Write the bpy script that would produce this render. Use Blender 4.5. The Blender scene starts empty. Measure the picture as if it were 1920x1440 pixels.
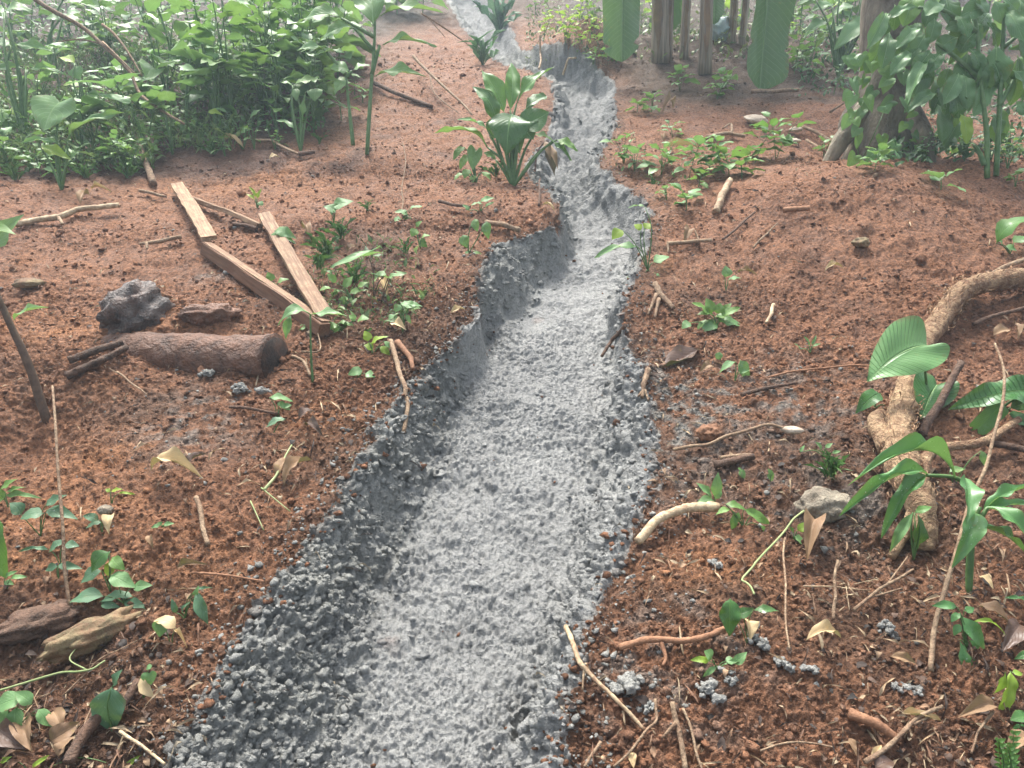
import bpy, math, random
import numpy as np
from mathutils import Vector, Matrix

random.seed(11); rng = np.random.default_rng(11)
R = math.radians
scene = bpy.context.scene
COL = scene.collection

# ------------------------------------------------------------------ camera
HAZE = .0075
PITCH, SLOPE, EYE = R(15.0), R(20.0), 1.756
TS = math.tan(SLOPE)
FPX = 1387.0
cam = bpy.data.cameras.new('camera'); cam.sensor_width = 36; cam.lens = 26.0
cam.clip_start = 0.05; cam.clip_end = 500
camo = bpy.data.objects.new('camera', cam); COL.objects.link(camo)
camo.location = (0, 0, EYE); camo.rotation_euler = (R(90) - PITCH, 0, 0)
scene.camera = camo

# ------------------------------------------------------------------ sky, sun, exposure
SUN_EL, SUN_AZ = R(64), R(-18)          # azimuth measured from +Y towards +X
w = bpy.data.worlds.new('World'); scene.world = w; w.use_nodes = True
nt = w.node_tree
sky = nt.nodes.new('ShaderNodeTexSky'); sky.sky_type = 'NISHITA'; sky.sun_disc = False
sky.sun_elevation = SUN_EL; sky.sun_rotation = SUN_AZ
sky.air_density = 1.0; sky.dust_density = 6.0; sky.ozone_density = 0.5
hs = nt.nodes.new('ShaderNodeHueSaturation'); hs.inputs['Saturation'].default_value = .5      # thin overcast whitens the whole dome
nt.links.new(sky.outputs[0], hs.inputs['Color']); nt.links.new(hs.outputs[0], nt.nodes['Background'].inputs[0])
nt.nodes['Background'].inputs[1].default_value = 0.105
sl = bpy.data.lights.new('sun', 'SUN'); sl.energy = 1.5; sl.angle = R(12); sl.color = (1.0, 0.96, 0.90)
so = bpy.data.objects.new('sun', sl); COL.objects.link(so); so.location = (-3, 5, 12)
sd = Vector((math.sin(SUN_AZ) * math.cos(SUN_EL), math.cos(SUN_AZ) * math.cos(SUN_EL), math.sin(SUN_EL)))
so.rotation_euler = sd.to_track_quat('Z', 'Y').to_euler()
scene.view_settings.view_transform = 'Standard'; scene.view_settings.look = 'None'
scene.view_settings.gamma = 1.0; scene.view_settings.use_curve_mapping = False
scene.view_settings.exposure = 1.9

# ------------------------------------------------------------------ pixel <-> world helpers
CAM = np.array([0, 0, EYE])
FW = np.array([0, math.cos(PITCH), -math.sin(PITCH)])
UP = np.array([0, math.sin(PITCH), math.cos(PITCH)])
RT = np.array([1.0, 0, 0])
def ray(u, v): return FW + RT * ((u - 960) / FPX) - UP * ((v - 720) / FPX)
def at(u, v, Z): return CAM + ray(u, v) * Z
def plane_hit(u, v, off=0.0):
    d = ray(u, v)
    t = (off - EYE) / (d[2] - TS * d[1])
    return CAM + d * t
def vplane(u, v, off): p = plane_hit(u, v, off); return p[0], p[1]

# ------------------------------------------------------------------ trench outline (rows seen in the photograph, turned into plan curves)
#        v     L     FL    FR    R     depth
ROWS = [(1700, 200,  560,  930, 1060, .21),
        (1440, 300,  640,  960, 1070, .21),
        (1300, 395,  690,  985, 1065, .21),
        (1200, 440,  690, 1010, 1090, .21),
        (1100, 505,  715, 1045, 1120, .21),
        (1000, 600,  775, 1080, 1190, .21),
        (900,  655,  805, 1085, 1225, .21),
        (850,  682,  825, 1105, 1232, .21),
        (800,  705,  850, 1125, 1232, .21),
        (700,  785,  880, 1140, 1208, .21),
        (650,  845,  912, 1140, 1180, .21),
        (600,  892,  955, 1135, 1158, .21),
        (560,  903, 1012, 1140, 1166, .20),
        (510,  905, 1045, 1165, 1192, .20),
        (465,  915, 1072, 1190, 1212, .19),
        (445, 1060, 1074, 1192, 1218, .18),
        (400, 1050, 1064, 1172, 1216, .17),
        (350, 1008, 1022, 1130, 1168, .16),
        (300,  985, 1003, 1098, 1116, .15),
        (250, 1030, 1050, 1138, 1152, .15),
        (200, 1040, 1054, 1144, 1154, .15),
        (150, 1038, 1052, 1142, 1152, .15),
        (128,  985, 1000, 1090, 1105, .15),
        (108,  930,  942, 1010, 1020, .15),
        (92,   905,  915,  965,  972, .15),
        (50,   872,  882,  945,  955, .15),
        (0,    840,  850,  905,  915, .15),
        (-60,  820,  828,  870,  878, .15)]
def curve(idx, floor):
    pts = []
    for r in ROWS:
        x, y = vplane(r[idx], r[0], -r[5] if floor else 0.0); pts.append((y, x, r[5]))
    pts.sort(); a = np.array(pts)
    yf = np.linspace(a[0, 0], a[-1, 0], 1600); xf = np.interp(yf, a[:, 0], a[:, 1]); df = np.interp(yf, a[:, 0], a[:, 2])
    kk = np.exp(-.5 * (np.arange(-40, 41) * (yf[1] - yf[0]) / .085) ** 2); kk /= kk.sum()
    xf = np.convolve(np.pad(xf, 40, mode='edge'), kk, 'valid')          # no knife-sharp corners in plan
    return np.stack([yf, xf, df], 1)
cL, cFL, cFR, cR = curve(1, False), curve(2, True), curve(3, True), curve(4, False)
def ci(c, y): return np.interp(y, c[:, 0], c[:, 1])
def sstep(a, b, x):
    t = np.clip((x - a) / np.where(np.abs(b - a) < 1e-6, 1e-6, b - a), 0, 1); return t * t * (3 - 2 * t)

# broad relief: (u, v, radius across, radius along, amplitude)
BUMPS = [(1620, 430, .95, .62, .25), (1880, 350, .9, .45, .16), (1650, 270, .9, .35, -.06), (1330, 250, .55, .55, .08),
         (1100, 105, .45, .5, .30), (1330, 105, 1.3, .8, .22), (880, 160, .6, .5, .10), (985, 165, .3, .35, .10),
         (980, 400, .35, .4, .07), (850, 380, .5, .5, .05), (690, 290, .3, .18, .05),
         (300, 440, .8, .5, .05), (400, 600, .5, .18, .05), (150, 700, .35, .28, .06),
         (60, 800, .18, .2, -.10), (110, 1150, .25, .2, -.06), (200, 1050, .3, .25, .05),
         (640, 560, .35, .3, -.03), (300, 900, .35, .3, .04),
         (1500, 1000, .3, .2, -.03), (1350, 1180, .25, .2, .05), (1600, 1300, .35, .2, .03),
         (1700, 1050, .2, .15, -.04), (1850, 640, .25, .2, -.05), (1180, 690, .1, .1, .03),
         (200, 120, 1.4, 1.0, .10), (80, 300, .6, .4, -.05), (520, 120, 1.0, .8, .05),
         (1640, 240, .5, .5, .10)]
BW = [(*vplane(b[0], b[1], 0), *b[2:]) for b in BUMPS]
pit = vplane(988, 1335, -.17)
def ground_z(x, y, trench=True):
    x = np.asarray(x, float); y = np.asarray(y, float)
    off = np.zeros_like(x + y)
    for bx, by, rx, ry, a in BW:
        off = off + a * np.exp(-(((x - bx) / rx) ** 2 + ((y - by) / ry) ** 2))
    off = off + .035 * np.sin(x * 1.9 + 1.3 * np.sin(y * .9)) * np.sin(y * 1.4 + x * .6) + .012 * np.sin(x * 7.1 + y * 3.) * np.sin(y * 6.3 - x * 2.)
    if trench:
        x = x + .022 * np.sin(y * 9.0 + 1.1) + .009 * np.sin(y * 21 + x * 6) + .004 * np.sin(y * 43 - x * 9)
        l, fl, fr, r = ci(cL, y), ci(cFL, y), ci(cFR, y), ci(cR, y)
        dep = np.interp(y, cFL[:, 0], cFL[:, 2])
        wl = sstep(l, np.maximum(fl, l + .05 + .10 * sstep(3.6, 5., y)), x); wr = sstep(r, np.minimum(fr, r - .05 - .10 * sstep(3.6, 5., y)), x)
        k = np.minimum(wl, wr)
        k = k * (.85 + .15 * k)
        floor = -dep + .012 * np.sin(y * 5.1) + .010 * np.sin(y * 13 + x * 9)
        off = off * (1 - k) + floor * k
        off = off - .07 * np.exp(-(((x - pit[0]) / .022) ** 2 + ((y - pit[1]) / .05) ** 2))
    return TS * y + off
TT = np.concatenate([np.linspace(.6, 6, 700), np.linspace(6.02, 40, 900)])
def hit(u, v, lift=0.0):
    d = ray(u, v); P = CAM[None] + d[None] * TT[:, None]
    g = P[:, 2] - ground_z(P[:, 0], P[:, 1])
    i = np.argmax(g < 0)
    if g[i] >= 0: i = len(TT) - 1
    t0, t1 = TT[max(i - 1, 0)], TT[i]; g0, g1 = g[max(i - 1, 0)], g[i]
    t = t0 + (t1 - t0) * (g0 / (g0 - g1) if g0 != g1 else 0)
    p = CAM + d * t; p[2] = ground_z(p[0], p[1]) + lift
    return p
def depth(p): return float(np.dot(p - CAM, FW))

# ------------------------------------------------------------------ numpy noise
_perm = rng.permutation(4096).astype(np.int32)
_grad = rng.normal(size=(4096, 3)).astype(np.float32); _grad /= np.linalg.norm(_grad, axis=1)[:, None]
def _h(i, j, k): return _perm[(_perm[(_perm[i & 4095] + j) & 4095] + k) & 4095]
def perlin(P):
    P = P.astype(np.float32); I = np.floor(P).astype(np.int32); F = P - I
    U = F * F * F * (F * (F * 6 - 15) + 10); out = 0
    for a in (0, 1):
        for b in (0, 1):
            for c in (0, 1):
                g = _grad[_h(I[:, 0] + a, I[:, 1] + b, I[:, 2] + c)]
                d = g[:, 0] * (F[:, 0] - a) + g[:, 1] * (F[:, 1] - b) + g[:, 2] * (F[:, 2] - c)
                wt = (U[:, 0] if a else 1 - U[:, 0]) * (U[:, 1] if b else 1 - U[:, 1]) * (U[:, 2] if c else 1 - U[:, 2])
                out = out + d * wt
    return out
def fbm(P, o=4, g=.5):
    s = 0; a = 1.0
    for i in range(o): s = s + a * perlin(P * (2.03 ** i) + 17.3 * i); a *= g
    return s
def lumps(P, dens=1.0):
    """round lumps of random size, one per cell; height 0..1"""
    P = P.astype(np.float32); I = np.floor(P).astype(np.int32); F = P - I; best = np.zeros(len(P), np.float32)
    for a in (-1, 0, 1):
        for b in (-1, 0, 1):
            for c in (-1, 0, 1):
                h = _h(I[:, 0] + a, I[:, 1] + b, I[:, 2] + c)
                q = (_grad[h] * .45 + .5)
                d2 = (F[:, 0] - a - q[:, 0]) ** 2 + (F[:, 1] - b - q[:, 1]) ** 2 + (F[:, 2] - c - q[:, 2]) ** 2
                r = .30 + .55 * (_perm[h] / 4096.0).astype(np.float32)
                hh = np.sqrt(np.maximum(0, r * r - d2))
                best = np.maximum(best, hh)
    return best

# ------------------------------------------------------------------ materials
def new_mat(name):
    m = bpy.data.materials.new(name); m.use_nodes = True
    t = m.node_tree; b = t.nodes['Principled BSDF']
    return m, t, b
class NB:
    def __init__(s, t): s.t = t
    def n(s, typ, **kw):
        o = s.t.nodes.new(typ)
        for k, v in kw.items():
            if k.startswith('i_'):
                key = k[2:]; key = int(key) if key.isdigit() else key
                o.inputs[key].default_value = v
            else: setattr(o, k, v)
        return o
    def l(s, a, b): s.t.links.new(a, b)
    def val(s, x, sock):
        if hasattr(x, 'is_output'): s.l(x, sock)
        else: sock.default_value = x
    def math(s, op, a, b=0.0, clamp=False):
        o = s.n('ShaderNodeMath', operation=op, use_clamp=clamp); s.val(a, o.inputs[0]); s.val(b, o.inputs[1]); return o.outputs[0]
    def mix(s, f, a, b):
        o = s.n('ShaderNodeMix', data_type='RGBA'); s.val(f, o.inputs[0]); s.val(a, o.inputs[6]); s.val(b, o.inputs[7]); return o.outputs[2]
    def noise(s, vec, scale, detail=4, rough=.55):
        o = s.n('ShaderNodeTexNoise', i_Scale=scale, i_Detail=detail, i_Roughness=rough)
        if vec: s.l(vec, o.inputs['Vector'])
        return o.outputs[0]
    def ramp(s, f, stops):
        o = s.n('ShaderNodeValToRGB'); e = o.color_ramp.elements
        while len(e) < len(stops): e.new(.5)
        for x, (p, c) in zip(e, stops):
            x.position = p; x.color = (*c, 1) if len(c) == 3 else c
        s.l(f, o.inputs[0]); return o.outputs[0]
    def bump(s, h, strength, dist, normal=None):
        o = s.n('ShaderNodeBump', i_Strength=strength, i_Distance=dist); s.l(h, o.inputs['Height'])
        if normal: s.l(normal, o.inputs['Normal'])
        return o.outputs[0]
    def maprange(s, v, a, b, c=0., d=1.):
        o = s.n('ShaderNodeMapRange'); s.l(v, o.inputs[0])
        for i, x in enumerate((a, b, c, d)): o.inputs[i + 1].default_value = x
        return o.outputs[0]

def mat_soil():
    m, t, b = new_mat('red_soil'); N = NB(t)
    at_ = N.n('ShaderNodeAttribute', attribute_name='tint').outputs[0]
    pos = N.n('ShaderNodeNewGeometry').outputs['Position']
    n1 = N.noise(pos, 60, 6, .65); n2 = N.noise(pos, 260, 3, .6); n3 = N.noise(pos, 9, 4)
    c = N.mix(N.maprange(n1, .38, .64), (.50, .48, .46, 1), (1.36, 1.33, 1.26, 1))
    o = N.n('ShaderNodeMix', data_type='RGBA', blend_type='MULTIPLY'); o.inputs[0].default_value = 1
    N.l(at_, o.inputs[6]); N.l(c, o.inputs[7])
    sp = N.maprange(n2, .64, .70)                       # pale mineral flecks
    c2 = N.mix(N.math('MULTIPLY', sp, .5), o.outputs[2], (.34, .27, .2, 1))
    N.l(c2, b.inputs['Base Color'])
    N.l(N.maprange(n3, .3, .7, .62, .95), b.inputs['Roughness'])
    b.inputs['Specular IOR Level'].default_value = .3
    bm = N.bump(n1, 1.0, .026); N.l(N.bump(n2, .9, .009, bm), b.inputs['Normal'])
    return m
def mat_mortar():
    m, t, b = new_mat('wet_mortar'); N = NB(t)
    at_ = N.n('ShaderNodeAttribute', attribute_name='tint').outputs[0]
    wet = N.n('ShaderNodeAttribute', attribute_name='wet').outputs['Fac']
    pos = N.n('ShaderNodeNewGeometry').outputs['Position']
    n1 = N.noise(pos, 85, 6, .6); n2 = N.noise(pos, 320, 3, .6); n3 = N.noise(pos, 6, 4)
    c = N.mix(N.maprange(n1, .3, .7), (.72, .73, .72, 1), (1.2, 1.2, 1.18, 1))
    o = N.n('ShaderNodeMix', data_type='RGBA', blend_type='MULTIPLY'); o.inputs[0].default_value = 1
    N.l(at_, o.inputs[6]); N.l(c, o.inputs[7])
    sp = N.maprange(n2, .62, .7)
    N.l(N.mix(N.math('MULTIPLY', sp, .4), o.outputs[2], (.62, .63, .6, 1)), b.inputs['Base Color'])
    rr = N.math('SUBTRACT', .78, N.math('MULTIPLY', wet, .44))
    N.l(N.math('ADD', rr, N.maprange(n3, .3, .7, -.07, .12)), b.inputs['Roughness'])
    n4 = N.noise(pos, 34, 5, .6); bm = N.bump(n4, .9, .035); bm = N.bump(n1, .8, .012, bm); N.l(N.bump(n2, .6, .005, bm), b.inputs['Normal'])
    return m
def mat_simple(name, c1, c2, scale=30, rough=.8, bump=.5, bd=.01, stretch=None, detail=5, spec=.35, dirt=0.0):
    m, t, b = new_mat(name); N = NB(t)
    tc = N.n('ShaderNodeTexCoord').outputs['Object']
    if stretch:
        mp = N.n('ShaderNodeMapping'); mp.inputs['Scale'].default_value = stretch; N.l(tc, mp.inputs[0]); tc = mp.outputs[0]
    n1 = N.noise(tc, scale, detail, .6); n2 = N.noise(tc, scale * 4, 3, .6)
    oi = N.n('ShaderNodeObjectInfo').outputs['Random']
    f = N.math('ADD', N.maprange(n1, .3, .7), N.math('MULTIPLY', N.math('SUBTRACT', oi, .5), .4), True)
    col = N.mix(f, (*c1, 1), (*c2, 1))
    if dirt:
        pos = N.n('ShaderNodeNewGeometry').outputs['Position']
        dm = N.math('ADD', N.maprange(N.noise(pos, 16, 6, .7), .45, .62), N.math('MULTIPLY', N.maprange(N.noise(pos, 90, 4, .7), .5, .65), .6), True)
        col = N.mix(N.math('MULTIPLY', dm, dirt), col, (.165, .078, .044, 1))
    N.l(col, b.inputs['Base Color'])
    b.inputs['Roughness'].default_value = rough; b.inputs['Specular IOR Level'].default_value = spec
    bm = N.bump(n1, bump, bd); N.l(N.bump(n2, bump * .6, bd * .4, bm), b.inputs['Normal'])
    return m
def mat_leaf(name, dark, light, rough=.42, veins=9, vein_col=None, vein_amt=.45, specks=0.0, trans=.22, vbump=.35, blotch=.5, slant=.45):
    m, t, b = new_mat(name); N = NB(t)
    uv = N.n('ShaderNodeUVMap').outputs[0]
    sx = N.n('ShaderNodeSeparateXYZ'); N.l(uv, sx.inputs[0])
    s = N.math('ABSOLUTE', N.math('MULTIPLY', N.math('SUBTRACT', sx.outputs[0], .5), 2.0)); tt = sx.outputs[1]
    ph = N.math('MULTIPLY', N.math('SUBTRACT', tt, N.math('MULTIPLY', s, slant)), veins)
    tri = N.math('ABSOLUTE', N.math('SUBTRACT', N.math('FRACT', ph), .5))       # 0 at the vein
    side = N.maprange(tri, 0.0, .10, 1, 0)
    mid = N.maprange(s, .0, .07, 1, 0)
    vein = N.math('MAXIMUM', N.math('MULTIPLY', side, .6), mid)
    oi = N.n('ShaderNodeObjectInfo').outputs['Random']
    obj = N.n('ShaderNodeTexCoord').outputs['Object']
    geo = N.n('ShaderNodeNewGeometry')
    n1 = N.noise(geo.outputs['Position'], 14, 4, .6)
    f = N.math('ADD', N.math('MULTIPLY', N.maprange(n1, .3, .7), blotch), N.math('MULTIPLY', oi, 1 - blotch), True)
    c = N.mix(f, (*dark, 1), (*light, 1))
    vc = vein_col or tuple(min(1, x * 1.7 + .02) for x in light)
    c = N.mix(N.math('MULTIPLY', vein, vein_amt), c, (*vc, 1))
    c = N.mix(N.math('MULTIPLY', geo.outputs['Backfacing'], .35), c, tuple(min(1, x * 1.3 + .03) for x in light) + (1,))
    age = N.math('MULTIPLY', N.maprange(N.noise(geo.outputs['Position'], 33, 5, .7), .60, .70), N.maprange(N.noise(geo.outputs['Position'], 5, 2), .45, .62))
    c = N.mix(N.math('MULTIPLY', age, .75), c, (.26, .20, .05, 1))                     # yellowed, browned spots
    rim = N.math('MULTIPLY', N.maprange(s, .82, 1.0), N.maprange(N.noise(geo.outputs['Position'], 18, 4), .52, .66))
    c = N.mix(N.math('MULTIPLY', rim, .8), c, (.20, .12, .05, 1))
    if specks:
        ns = N.noise(geo.outputs['Position'], 190, 2, .5); nl = N.noise(geo.outputs['Position'], 11, 3)
        k = N.math('MULTIPLY', N.maprange(ns, .68, .73), N.maprange(nl, .42, .6))
        c = N.mix(N.math('MULTIPLY', k, specks), c, (.62, .64, .6, 1))
    N.l(c, b.inputs['Base Color'])
    nr = N.noise(geo.outputs['Position'], 40, 3)
    N.l(N.maprange(nr, .3, .7, rough - .08, rough + .14), b.inputs['Roughness'])
    b.inputs['Specular IOR Level'].default_value = .5
    hh = N.math('SUBTRACT', N.math('MULTIPLY', n1, .3), N.math('MULTIPLY', vein, .5))
    bmp = N.bump(hh, vbump, .01); N.l(bmp, b.inputs['Normal'])
    tr = N.n('ShaderNodeBsdfTranslucent'); N.l(N.mix(.5, c, (.25, .42, .06, 1)), tr.inputs[0])
    mx = N.n('ShaderNodeMixShader'); mx.inputs[0].default_value = trans
    N.l(b.outputs[0], mx.inputs[1]); N.l(tr.outputs[0], mx.inputs[2])
    N.l(mx.outputs[0], t.nodes['Material Output'].inputs[0])
    return m
def mat_attr(name, rough=.8, trans=0.):
    m, t, b = new_mat(name); N = NB(t)
    a = N.n('ShaderNodeAttribute', attribute_name='tint').outputs[0]
    pos = N.n('ShaderNodeNewGeometry').outputs['Position']
    n1 = N.noise(pos, 70, 4)
    o = N.n('ShaderNodeMix', data_type='RGBA', blend_type='MULTIPLY'); o.inputs[0].default_value = 1
    N.l(a, o.inputs[6]); N.l(N.mix(N.maprange(n1, .3, .7), (.7, .7, .7, 1), (1.2, 1.2, 1.2, 1)), o.inputs[7])
    N.l(o.outputs[2], b.inputs['Base Color']); b.inputs['Roughness'].default_value = rough
    N.l(N.bump(n1, .5, .006), b.inputs['Normal'])
    if trans:
        tr = N.n('ShaderNodeBsdfTranslucent'); N.l(o.outputs[2], tr.inputs[0])
        mx = N.n('ShaderNodeMixShader'); mx.inputs[0].default_value = trans
        N.l(b.outputs[0], mx.inputs[1]); N.l(tr.outputs[0], mx.inputs[2]); N.l(mx.outputs[0], t.nodes['Material Output'].inputs[0])
    return m
M = {}
M['soil'] = mat_soil(); M['mortar'] = mat_mortar()
M['litter'] = mat_attr('dry_litter', .8, .1); M['cover'] = mat_attr('small_foliage', .5, .25)

# ------------------------------------------------------------------ object helpers
def tag(o, label=None, cat=None, group=None, kind=None):
    if label: o['label'] = label
    if cat: o['category'] = cat
    if group: o['group'] = group
    if kind: o['kind'] = kind
    return o
def link(name, me, parent=None, mat=None):
    o = bpy.data.objects.new(name, me); COL.objects.link(o)
    if mat is not None and me is not None and not me.materials: me.materials.append(mat)
    if parent is not None: o.parent = parent
    return o
def mesh_np(name, V, F, smooth=True, tint=None, wet=None, uv=None):
    """V (n,3), F (m,k) with k 3 or 4"""
    me = bpy.data.meshes.new(name); V = np.asarray(V, np.float32); F = np.asarray(F, np.int32); m, k = F.shape
    me.vertices.add(len(V)); me.vertices.foreach_set('co', V.ravel())
    me.loops.add(m * k); me.loops.foreach_set('vertex_index', F.ravel())
    me.polygons.add(m); me.polygons.foreach_set('loop_start', np.arange(0, m * k, k, dtype=np.int32))
    if smooth: me.polygons.foreach_set('use_smooth', np.ones(m, bool))
    if tint is not None:
        a = me.attributes.new('tint', 'FLOAT_COLOR', 'POINT'); T = np.ones((len(V), 4), np.float32); T[:, :3] = tint; a.data.foreach_set('color', T.ravel())
    if wet is not None:
        a = me.attributes.new('wet', 'FLOAT', 'POINT'); a.data.foreach_set('value', np.asarray(wet, np.float32))
    if uv is not None:
        l = me.uv_layers.new(name='UVMap'); l.data.foreach_set('uv', np.asarray(uv, np.float32)[F.ravel()].ravel())
    me.update(calc_edges=True); return me

# ------------------------------------------------------------------ GROUND and the mortar-lined channel
NX, NY = 860, 1060
yy = [0.75]
while yy[-1] < 34: yy.append(yy[-1] + .00088 * (yy[-1] + .55) ** 1.62)
yy = np.array(yy); dens = np.ones(len(yy))
for u_, v_, s_ in ((1000, 455, .10), (1080, 140, .16), (1180, 335, .14), (950, 700, .25), (1000, 590, .18)):
    dens += 1.3 * np.exp(-((yy - vplane(u_, v_, -.05)[1]) / s_) ** 2)        # more rows where the channel walls face the slope
cdf = np.cumsum(dens); yy = np.interp(np.linspace(cdf[0], cdf[-1], NY), cdf, yy)
tq = np.linspace(-1, 1, 4001); td = np.cumsum(np.where(np.abs(tq) > .8, .55, 1.0) + 1.1 * np.exp(-((tq + .08) / .17) ** 2))
tcol = np.interp(np.linspace(td[0], td[-1], NX), td, tq)       # columns closer together around the channel
X = tcol[None, :] * (.75 + .95 * yy[:, None]); Y = np.repeat(yy[:, None], NX, 1)
Zg = ground_z(X, Y)
P = np.stack([X, Y, Zg], -1)
dU = np.gradient(P, axis=1); dV = np.gradient(P, axis=0)
Nn = np.cross(dU, dV); Nn /= np.linalg.norm(Nn, axis=-1)[..., None]
P = P.reshape(-1, 3); Nn = Nn.reshape(-1, 3)
x, y = P[:, 0], P[:, 1]
l, fl, fr, r = ci(cL, y), ci(cFL, y), ci(cFR, y), ci(cR, y)
edge = .05 * fbm(P * 8, 3) + .03 * perlin(P * 38) + .015 * perlin(P * 90)
inside = np.minimum(x - l, r - x) + edge + .01          # >0: mortar
floorness = sstep(-.09, .07, np.minimum(x - fl, fr - x) + .06 * fbm(P * 9 + 31, 3) + .03 * perlin(P * 40))
grey = inside > 0
# fine relief: crumbs in the soil, round lumps in the mortar
far = np.clip((y - 5) / 6, 0, 1)
big = fbm(P * 5, 3)
soilamp = .5 + .5 * np.clip(fbm(P * 2.2 + 40, 2) + .5, 0, 1)
step = np.maximum(np.linalg.norm(dV, axis=-1), np.linalg.norm(dU, axis=-1)).reshape(-1)
def att(m, f): return np.clip(1.7 - step[m] * f * 1.3, 0, 1)      # leave out relief finer than the mesh can carry
k = np.clip(inside / .03 + .5, 0, 1)
d = np.zeros(len(P), np.float32)
m1 = np.nonzero((k < 1) & (y < 16))[0]; Q = P[m1]; wv = perlin(Q * 24)[:, None]
d[m1] = (1 - k[m1]) * (.016 * big[m1] + .022 * perlin(Q * 9 + 4) + .016 * perlin(Q * 17 + 8) + soilamp[m1] * (.011 * lumps(Q * 38 + .9 * wv) * att(m1, 38) + .012 * lumps(Q * 85 + 9 + .8 * wv) * att(m1, 85) + .022 * np.abs(perlin(Q * 30)) * att(m1, 30) + .022 * np.abs(perlin(Q * 66 + 3)) * att(m1, 66) + .014 * perlin(Q * 125) * att(m1, 110)) - .022)
m1 = np.nonzero((k > 0) & (y < 16))[0]; Q = P[m1]; fl_ = floorness[m1]; wv = perlin(Q * 25)[:, None]; pz = np.clip(fbm(Q * 6, 2) + .5, 0, 1)
yf_ = sstep(3.8, 5.2, y[m1])
d[m1] += k[m1] * (yf_ * (.04 * lumps(Q * 13 + .8 * wv) + .03 * np.abs(perlin(Q * 11 + 2)) + .02 * lumps(Q * 24) - .02) + .012 * big[m1] + .016 * perlin(Q * 5.5 + 60) + (.62 + .75 * (1 - fl_)) * (.5 + pz) * (.014 * lumps(Q * 38 + 1.1 * wv) * att(m1, 38) + .020 * np.abs(perlin(Q * 34 + 7)) * att(m1, 34) + .016 * perlin(Q * 62 + 2) * att(m1, 62) + .020 * perlin(Q * 21 + 5)) + .009 * lumps(Q * 85 + 3 + .9 * wv) * att(m1, 85) + .016 * np.abs(perlin(Q * 78)) * att(m1, 78) + .008 * perlin(Q * 140) * att(m1, 140) + .012 * perlin(Q * 16 + 3) - .017)
P2 = P + Nn * d[:, None]
GRID = P2                                               # displaced surface
def surf_z(x0, y0):
    """height of the displaced ground near (x0,y0)"""
    j = int(np.clip(np.searchsorted(yy, y0), 1, NY - 1)); row = GRID[j * NX:(j + 1) * NX]
    i = int(np.clip(np.searchsorted(row[:, 0], x0), 0, NX - 1)); return float(row[i, 2])
# colours of the soil itself
def blob(u, v, rx, ry):
    bx, by = vplane(u, v, 0); return np.exp(-(((x - bx) / rx) ** 2 + ((y - by) / ry) ** 2))
A = np.array
c_red, c_orange, c_dark, c_hum = A([.300, .146, .080]), A([.400, .190, .088]), A([.120, .068, .043]), A([.085, .062, .040])
tint = np.tile(c_red, (len(P), 1))
def blend(mask, c):
    global tint
    mk = np.clip(mask, 0, 1)[:, None]; tint = tint * (1 - mk) + c * mk
nz = fbm(P * 3.1, 4); nz2 = fbm(P * 11 + 5, 3)
blend(sstep(-.1, .6, nz) * .8, A([.205, .100, .058]))
blend(sstep(.1, .6, nz2) * .35, A([.390, .205, .120]))
for a in ((190, 850, .25, .2), (300, 1090, .3, .2), (60, 1000, .25, .2), (1400, 1120, .22, .16), (1300, 1080, .2, .12), (640, 790, .2, .12), (140, 620, .5, .15), (430, 330, .9, .3)):
    blend(blob(*a) * (.55 + .6 * nz2), c_orange)
for a in ((330, 760, .25, .25), (90, 720, .3, .2), (640, 560, .4, .35), (800, 640, .25, .3), (100, 1160, .4, .2), (1600, 1150, .6, .12), (1750, 1250, .6, .25), (1400, 800, .6, .3), (1560, 960, .5, .2), (150, 1390, .5, .15), (60, 1290, .4, .15), (250, 1410, .3, .08), (600, 860, .2, .2), (1300, 560, .3, .3), (700, 480, .4, .3), (1800, 900, .5, .25), (1190, 660, .15, .2)):
    blend(blob(*a) * (.5 + .8 * nz), c_dark)
blend(sstep(.14, .0, -inside) * .75 * (.7 + .6 * nz2), c_dark * 1.15)
# humus under the planting at the back and left
hu = sstep(5.1, 6.0, y + .8 * nz) * sstep(-1.0, -1.9, x + .3 * nz) + sstep(6.2, 7.0, y + .5 * nz) * sstep(.7, 1.3, x) + sstep(9, 12, y)
blend(hu * .85, c_hum)
blend(sstep(.12, .42, blob(270, 300, 1.6, .5) * .5 + nz * .3) * sstep(4.6, 5.2, y), A([.12, .06, .038]))
# mortar dust trodden into the soil beside the channel
ms = (blob(1400, 740, .5, .25) + blob(1240, 760, .15, .4) + .8 * blob(370, 790, .2, .25) + .8 * blob(1250, 1260, .2, .2) + .7 * blob(1600, 930, .3, .15) + .6 * blob(400, 520, .15, .1)) * np.clip(fbm(P * 16, 3) * 2.6 + .25, 0, 1)
blend(ms * .9, A([.25, .24, .22]))
t_soil = tint.copy()
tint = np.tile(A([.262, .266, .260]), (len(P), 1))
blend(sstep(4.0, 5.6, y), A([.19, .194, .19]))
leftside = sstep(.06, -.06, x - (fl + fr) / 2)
blend((1 - floorness) * (.15 + .65 * leftside), A([.235, .239, .220]))  # side light painted into the tint: pale right wall, shaded and soily left wall
blend(sstep(.0, .6, nz2) * .3, A([.18, .19, .19]))
blend(sstep(.05, .5, fbm(P * 4 + 91, 3)) * .5, A([.185, .19, .188]))
blend(sstep(.1, .5, fbm(P * 6 + 11, 3)) * .4, A([.33, .335, .325]))
stain = np.clip(fbm(P * 4.5 + 71, 3) - .52, 0, 1) * 3.5
blend(stain * floorness * .6, A([.24, .13, .085]))
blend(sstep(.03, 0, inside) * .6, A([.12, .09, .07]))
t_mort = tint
wet = np.clip((floorness + .5 * (1 - leftside)).clip(0, 1) * (.75 + .5 * nz), 0, 1) * sstep(5.2, 3.8, y)

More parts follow.
